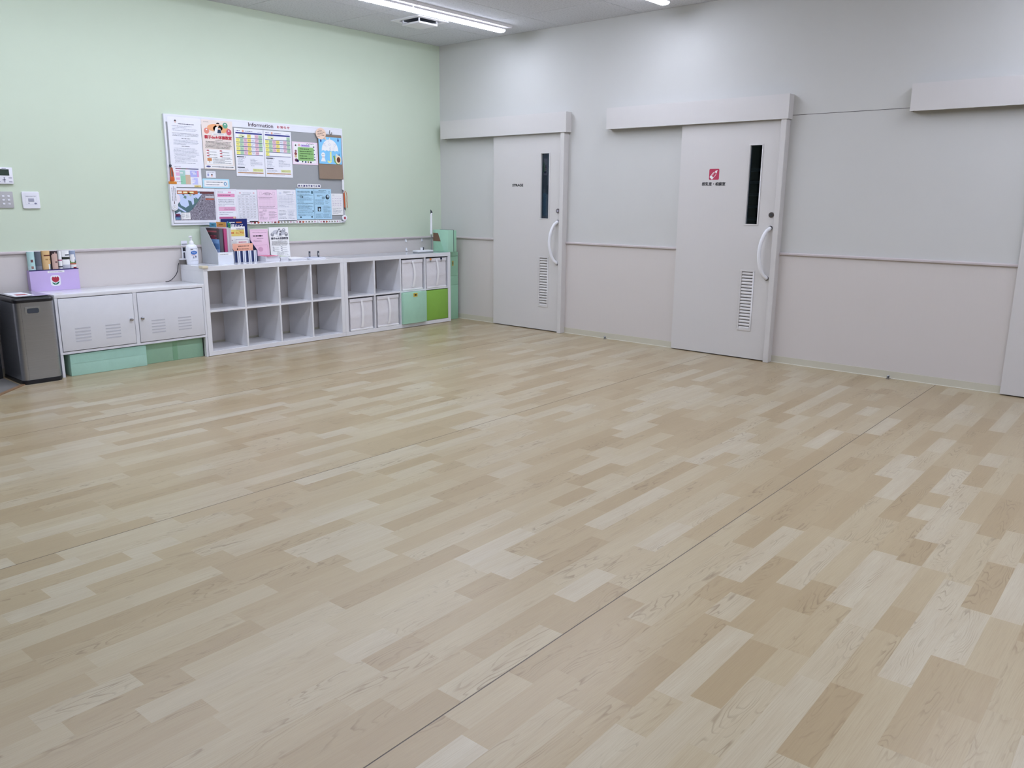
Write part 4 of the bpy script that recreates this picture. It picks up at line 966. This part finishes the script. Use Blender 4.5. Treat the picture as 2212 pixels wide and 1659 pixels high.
p.rows(-.035, .042, .035, .050, 1, '4A4C58', 1, 1, .5, 1); p.rect(-.034, .014, -.018, .036, '9094BE', 1); p.ell(.008, .018, .008, .010, 'E0B0A0', 1); p.ell(.009, .027, .007, .006, '3A2E30', 2); p.build('print', o)
o, p = sheet('sign', 'pale blue framed small sign with two lines of print', -2.803, 1.472, .260, .082, 'A4D2EA', 'sign', round_=.008)
p.pg(rrect(-.116, .116, .012, .070, .004), 'EAF0FA', 0); p.frame(-.112, .016, .112, .066, .001, 'A8B0C4', 1); p.rows(-.10, .046, .068, .057, 1, '44485A', 2, 1, .6, 1); p.rows(-.10, .025, .068, .036, 1, '5A5E72', 2, 1, .55, 2); p.ell(.088, .040, .015, .017, '6A92B4', 2); p.ell(.088, .040, .007, .010, 'C4D8E8', 3); p.build('print', o)
# aerial map poster
o, p = sheet('map_poster', 'aerial photo map poster of a harbour town on the noticeboard', -3.022, 1.279, .400, .296, cat='map')
p.rect(-.188, .022, .194, .270, 'aerial', 0)
p.pg([(-.188, .270), (.075, .270), (.060, .215), (.020, .165), (-.030, .110), (-.075, .085), (-.188, .075)], '506C74', 1)
p.pg([(-.188, .262), (-.120, .262), (-.100, .230), (-.070, .262), (-.02, .262), (-.005, .235), (.05, .262), (.078, .250), (.035, .205), (.010, .222), (.022, .192), (-.02, .150), (-.03, .185), (-.06, .195), (-.052, .150), (-.085, .130), (-.125, .150), (-.145, .190), (-.165, .150), (-.080, .095), (-.092, .090), (-.185, .140)], 'B4C4EA', 2)
p.pg([(-.180, .170), (-.170, .225), (-.155, .245), (-.135, .235), (-.128, .195), (-.150, .165), (-.165, .155)], 'DCD4DC', 3)
p.pg([(-.100, .215), (-.088, .235), (-.070, .225), (-.075, .205)], '62807C', 3); p.pg([(-.060, .258), (-.03, .258), (-.022, .235), (-.035, .225)], 'B4BC94', 3); p.pg([(-.005, .215), (.025, .205), (.035, .180), (-.005, .165)], '5A7A72', 3)
p.pg([(-.188, .075), (-.140, .100), (-.125, .080), (-.150, .060), (-.188, .055)], 'C2CEE8', 3)
p.rect(-.155, .246, .035, .276, 'B0603C', 3); p.rect(-.148, .252, -.110, .268, 'EED8C8', 4); p.rect(-.098, .253, -.060, .267, 'E8DCA8', 4); p.rect(-.040, .253, -.002, .267, 'E8DCA8', 4)
p.rect(.055, .250, .188, .268, '6A3E40', 2); p.rect(.105, .215, .188, .232, 'B8B8BE', 2); p.rect(.105, .198, .188, .210, 'B05A44', 2)
p.rect(-.185, .028, -.142, .078, '4A3A72', 3); p.rect(-.185, .028, -.142, .048, '5A86A8', 4); p.rect(-.185, .062, -.142, .078, '6A2E4A', 4)
p.rect(-.132, .030, -.048, .088, 'ECECF4', 3); p.rows(-.126, .036, -.10, .082, 6, '6A6C7C', 4, .9, .5, 3); p.rows(-.09, .045, -.055, .080, 4, '50525E', 4, .9, .5, 4)
for x, z in ((.075, .190), (.02, .140), (.055, .138), (.04, .095), (.065, .105), (-.02, .125)): p.ell(x, z, .0045, .0045, '26262E', 2, 8)
p.build('print', o)
# the row of A4 sheets
o, p = sheet('notice', 'white notice with pink bands beside the aerial map', -2.716, 1.279, .210, .294, cat='notice', y=-.0240)
p.frame(-.098, .01, .098, .284, .0012, 'C8A0B8', 0); p.rows(-.085, .262, -.03, .270, 1, '4A4C58', 1, 1, .6, 1); p.rect(-.085, .222, .085, .252, 'D890B4', 1); p.rows(-.078, .232, .078, .243, 1, '7A2E58', 2, 1, .7, 2); p.rect(.02, .258, .05, .270, 'D890B4', 1)
p.rows(-.082, .138, .085, .205, 5, '6A6C80', 1, .9, .36, 3); p.rect(-.080, .100, .085, .136, 'D8A4C0', 1); p.rows(-.03, .106, .078, .130, 2, '8A4A70', 2, .9, .4, 4); p.rows(-.08, .06, .08, .092, 2, '8A8C9C', 1, .5, .3, 5)
p.rect(-.080, .030, .085, .048, 'B85A88', 1); p.ell(.068, .040, .012, .007, 'D8C08A', 2); p.build('print', o)
def table_sheet(label, cx, cz, c, lc, y=-.0226, dense=True, kind='ruled', w_=.210, h_=.296):
    o, p = sheet('timetable', label, cx, cz, w_, h_, c, 'timetable', y)
    k = h_/.296; W = w_/2-.010
    if kind == 'ruled':
        p.rows(-.045, .262*k, .045, .270*k, 1, '4A4C58', 1, 1, .6, 1); p.rows(-.06, .250*k, .06, .257*k, 1, '7A7C8C', 1, 1, .6, 2)
        for x in (-.07, .07): p.ell(x, .266*k, .009, .007, 'C88090', 1); p.ell(x, .266*k, .005, .004, 'EEEEF6', 2)
        for z in [.035+.0235*i for i in range(10)]: p.rect(-W, z-.0005, W, z+.0005, lc, 1)
        for x in (-W, -.06, -.02, .025, .055, W): p.rect(x-.0005, .035, x+.0005, .247, lc, 1)
        for i in range(9):
            for j, (a, b) in enumerate(((-W, -.06), (-.06, -.02), (-.02, .025), (.025, .055), (.055, W))):
                p.rows(a+.006, .040+.0235*i, b-.005, .055+.0235*i, 2 if j != 1 else 3, '5A5C6A', 2, .7, .42, i*5+j)
        p.rows(-W, .018, W, .030, 2, '6A6C7A', 1, .9, .45, 77)
    elif kind == 'pink':
        p.ell(0, .250, .050, .022, 'B89AAE', 1, 20, 0, 180); p.ell(0, .249, .044, .016, 'E8C8DA', 2, 20, 0, 180); p.rows(-.03, .244, .03, .262, 2, '5A4656', 3, 1, .6, 1)
        for x in (-.07, .07): p.frame(x-.012, .246, x+.012, .274, .001, '9A8090', 1)
        for s in (-1, 1): p.grid(s*.046-.042, .150, s*.046+.042, .235, 6, 6, 'BFA0B4', .0008)
        p.rows(-W, .205, W, .232, 2, '8A6E82', 2, .9, .3, 2); p.rows(-W, .125, W, .145, 2, '6A5264', 1, .8, .4, 3); p.rect(-W, .122, W, .1235, '8A6E82', 1); p.rows(-.06, .104, -.01, .112, 1, '4A3646', 1, 1, .7, 4)
        p.rows(-W, .020, -.010, .100, 8, '7A6074', 1, .7, .42, 5); p.rows(.005, .020, W, .100, 8, '7A6074', 1, .7, .42, 6)
    elif kind == 'calendar':
        p.rows(-.035, .262*k, .045, .278*k, 2, '4A4C58', 1, 1, .6, 1); p.ell(-.07, .262*k, .014, .010, 'C8CCDA', 1); p.ell(.075, .268*k, .008, .010, 'C8CCDA', 1); p.rows(.0, .245*k, W, .255*k, 1, '5A5C6A', 1, .9, .5, 2)
        p.grid(-W, .125*k, W, .240*k, 5, 6, 'A8ACC0', .0009); p.rows(-W+.004, .128*k, W-.004, .235*k, 8, '9296A8', 2, .8, .26, 3)
        p.rows(-W, .02*k, -.005, .105*k, 7, '7A7E92', 1, .8, .4, 4); p.frame(.004, .055*k, W, .110*k, .001, 'A8ACC0', 1); p.rows(.01, .02*k, W-.005, .10*k, 7, '8A8EA2', 1, .7, .38, 5)
    elif kind == 'news':
        p.rows(-W, .258, .06, .276, 2, '26343E', 1, .95, .66, 1); p.ell(.082, .262, .012, .016, '4A6A7C', 1); p.rows(-W, .06, W, .250, 19, '4E6E80', 1, .85, .40, 2)
        p.ell(-.045, .220, .020, .012, '7C9CAE', 2); p.ell(-.03, .216, .006, .008, '2E3E48', 3)
        for i in range(5): p.rect(-W, .085+.036*i, W, .0862+.036*i, '5A7A8C', 2)
        p.rows(-W, .03, W, .055, 3, '3A5262', 1, .95, .5, 3); p.ell(-.06, .022, .010, .008, '3A5262', 1); p.ell(.07, .024, .007, .009, '26343E', 1); p.ell(.085, .080, .005, .009, '26343E', 2)
    elif kind == 'news2':
        p.rows(-.05, .276, .045, .285, 1, '2A3A46', 1, 1, .6, 1); p.frame(-W, .255, .05, .276, .001, '3A5262', 1); p.rows(-W+.004, .258, .045, .273, 2, '4E6E80', 1, .9, .45, 2); p.ell(.080, .264, .011, .011, '4A6A7C', 1); p.ell(.080, .264, .008, .008, 'A4CBE2', 2)
        p.rows(-.07, .222, .0, .238, 2, '26343E', 1, .95, .66, 3); p.ell(.058, .218, .024, .024, '3E505C', 1); p.ell(.064, .224, .010, .012, 'B4CCDC', 2); p.ell(.048, .208, .009, .010, '1E2A32', 2); p.rect(-.01, .198, .025, .222, '7C9CAE', 1)
        p.rows(-W, .140, .02, .195, 5, '4E6E80', 1, .9, .45, 4); p.rows(.03, .150, W, .185, 4, '5A7A8C', 1, .9, .4, 5); p.frame(-W, .072, -.012, .132, .001, '5A7A8C', 1); p.rect(-.066, .078, -.026, .122, '37454F', 2); p.ell(-.045, .095, .010, .014, 'B4CCDC', 3); p.ell(-.036, .112, .008, .007, '161E24', 3)
        p.rows(0, .065, W, .135, 7, '3E5868', 1, .95, .5, 6)
        for s in (-1, 1): p.pg(rrect(s*.046-.042, s*.046+.042, .012, .055, .006), '5A7A8C', 1); p.pg(rrect(s*.046-.040, s*.046+.040, .014, .053, .006), '9CC4DC', 2); p.rows(s*.046-.035, .018, s*.046+.03, .050, 4, '4E6E80', 3, .8, .4, 8+s)
    p.build('print', o); return o
table_sheet('white ruled timetable with small red emblems beside the pink banded notice', -2.505, 1.275, 'paper', '9A9EB0', -.0226)
table_sheet('pink timetable sheet with an arched heading', -2.292, 1.277, 'E8C8DA', 'B090A4', -.0240, kind='pink')
table_sheet('white calendar sheet beside the pink timetable', -2.080, 1.281, 'paper', 'A0A4B8', -.0226, kind='calendar')
table_sheet('light blue newsletter sheet beside the white calendar', -1.868, 1.293, 'A4CBE2', '4E6E80', -.0226, kind='news')
table_sheet('light blue newsletter sheet with small photographs', -1.661, 1.293, 'A4CBE2', '4E6E80', -.0226, kind='news2')
o, p = sheet('calendar', 'small white calendar hanging at the edge of the noticeboard', -1.485, 1.292, .144, .212, 'EEE8F2', 'calendar', -.0240)
p.rows(-.06, .192, -.03, .200, 1, '5A4A60', 1, 1, .6, 1); p.grid(-.062, .080, .062, .182, 5, 6, 'C8B4CC', .0009)
for i in range(4): p.rows(-.058+.03*i, .09, -.04+.03*i, .17, 5, 'A08CA8', 2, .5, .3, i)
p.rows(-.060, .012, .060, .070, 6, '6A6C7C', 1, .8, .42, 9); p.build('print', o)
o, p = sheet('sign', 'white rounded Japanese title plate above the light blue newsletters', -1.815, 1.468, .272, .036, 'F0E8F4', 'sign', round_=.010)
for i, ch in enumerate('泉大津市子育て広場'): p.heavy(ch, -.128+i*.029, .008, -.106+i*.029, .028, '2E2A6A', 1, .0007)
p.build('lettering', o)
# sticker strips along the lower edge
def sticker_strip(label, cx, cz, w_, n):
    o = thing('sticker_strip', label, 'sticker strip', (cx, -.0226, cz-.015), 0, 'sticker strips on the noticeboard')
    MB().box(-w_/2, w_/2, -.0012, 0, 0, .030).build('strip', ink('EFE6EE'), o); p = PR(-.0012)
    cs = ['C08098', '8A2E3C', 'B0563C', '6A6A72', '4A5A4A', '5A6A58', 'B07A94', 'A8A0A8']; pt = w_/n
    for i in range(n):
        x = -w_/2+(i+.5)*pt; c = cs[i % 8]
        if i % 8 in (0, 6): p.pg([(x+(.012 if j % 2 == 0 else .006)*math.sin(j*math.pi/5), .015+(.012 if j % 2 == 0 else .006)*math.cos(j*math.pi/5)) for j in range(10)], c, 1)
        elif i % 8 == 1: p.ell(x, .010, .013, .014, c, 1, 14, 0, 180); p.ell(x-.006, .008, .004, .004, '3A2A2E', 2, 8); p.ell(x+.006, .008, .004, .004, '3A2A2E', 2, 8)
        elif i % 8 == 2: p.ell(x, .014, .010, .010, c, 1); p.pg([(x+.006, .014), (x+.015, .020), (x+.015, .008)], c, 1)
        elif i % 8 == 7: p.ell(x, .015, .011, .011, c, 1); p.ell(x+.002, .017, .007, .007, 'EFE6EE', 2)
        else: p.pg([(x-.010, .018), (x-.002, .024), (x+.008, .018), (x+.011, .006), (x+.002, .010), (x-.006, .005)], c, 1); p.ell(x-.004, .015, .004, .004, 'D8C8B0', 2, 8)
    p.build('stickers', o)
sticker_strip('strip of small stickers under the pink and white sheets', -2.133, 1.1245, .278, 8)
sticker_strip('strip of small stickers under the light blue newsletters', -1.853, 1.1235, .278, 8)
sticker_strip('strip of small stickers under the small calendar', -1.575, 1.1215, .268, 8)
sticker_strip('short strip of stickers under the ruled timetable', -2.385, 1.1225, .215, 6)
# thermometer hanging at the left edge
tm = thing('wall_thermometer', 'white wall thermometer hanging by an orange loop', 'thermometer', (-3.212, -.026, 1.236))
MB().prism([(-.030, .025), (-.022, .008), (-.008, 0), (.008, 0), (.022, .008), (.030, .025), (.030, .225), (-.030, .225)], -.012, 0, axis='y').build('body', M['whitep'], tm, .002, 2)
MB().prism(rrect(-.034, .034, .224, .246, .004), -.016, 0, axis='y').build('cap', M['amber'], tm, .002, 2)
MB().prism(rrect(-.018, .018, .247, .285, .010), -.014, -.002, axis='y').build('grip', M['orange'], tm, .002, 2)
lp = MB(); lp.tube([(-.012, -.008, .284), (-.011, -.008, .32), (-.004, -.008, .352), (.0, -.008, .362), (.006, -.008, .352), (.011, -.008, .32), (.012, -.008, .284)], .0045, 8); lp.build('loop', M['orange'], tm, smooth=.9)
MB().tube([(0, -.009, .355), (-.004, -.009, .372), (-.008, -.010, .380)], .003, 8).build('ring', M['chrome'], tm, smooth=.9)
MB().lathe([(.011, 0), (.011, .006), (.007, .010)], 0, 0, 14).build('pin', M['charcoal'], tm, loc=(-.010, -.008, .376)).rotation_euler = (math.pi/2, 0, 0)
p = PR(-.012); p.rect(-.0015, .060, .0015, .205, '6A5A60', 1); p.rect(-.003, .058, .003, .078, '4A2A30', 2)
for i in range(12): z = .082+i*.0095; p.rect(-.018, z, -.010, z+.004, '3A3C46', 1); p.rect(.010, z, .018, z+.004, '3A3C46', 1)
p.ell(0, .028, .020, .018, 'B8BAC6', 1); p.ell(0, .028, .016, .014, 'E8EAF2', 2); p.rect(-.002, .024, .002, .036, '3A3C46', 3); p.build('scale', tm)
# hanging pen with cord, badge reel, white holder at the right edge
ph = thing('hanging_holder', 'white plastic clip holder at the edge of the noticeboard under the kraft sheet', 'clip', (-1.410, -.0235, 1.415))
MB().prism([(-.004, .018), (.004, .018), (.012, .032), (.009, .045), (.009, .124), (-.009, .124), (-.009, .045), (-.012, .032)], -.010, 0, axis='y').build('strap', M['handle'], ph, .001, 1)
MB().lathe([(.006, 0), (.006, .018)], 0, -.005, 10).build('swivel', M['chrome'], ph, smooth=.6)
pe = thing('hanging_pen', 'orange pen on a looped cord at the edge of the noticeboard', 'pen', (-1.398, -.034, 1.230))
MB().tube([(.000, 0, .030), (.0, 0, .05), (-.004, 0, .175)], .0075, 10).build('barrel', M['orange'], pe, smooth=.9)
MB().tube([(.002, 0, .0), (.001, 0, .012), (.0, 0, .032)], [.002, .006, .007], 10).build('tip', M['blackp'], pe, smooth=.9)
MB().tube([(-.004, 0, .170), (.002, 0, .188), (.014, -.001, .192), (.026, -.001, .176), (.030, -.001, .14), (.027, 0, .10), (.030, 0, .06), (.036, 0, .028)], .0026, 8).build('cord', M['orange'], pe, smooth=.9)
rl = thing('badge_reel', 'round white badge reel with a red centre at the corner of the noticeboard', 'badge reel', (-1.404, -.0228, 1.155))
def dsc(r, d0, d1, nm, mm, par, rb=.002): return MB().prism([(r*math.cos(2*math.pi*i/28), r*math.sin(2*math.pi*i/28)) for i in range(28)], d0, d1, axis='y').build(nm, mm, par, rb, 2)
dsc(.031, -.012, 0, 'case', M['handle'], rl, .004); dsc(.013, -.0135, -.0115, 'button', ink('A83848'), rl, .001)
MB().tube([(.002, -.006, .030), (.004, -.006, .075)], .0014, 6).build('cord', M['grey'], rl, smooth=.9)
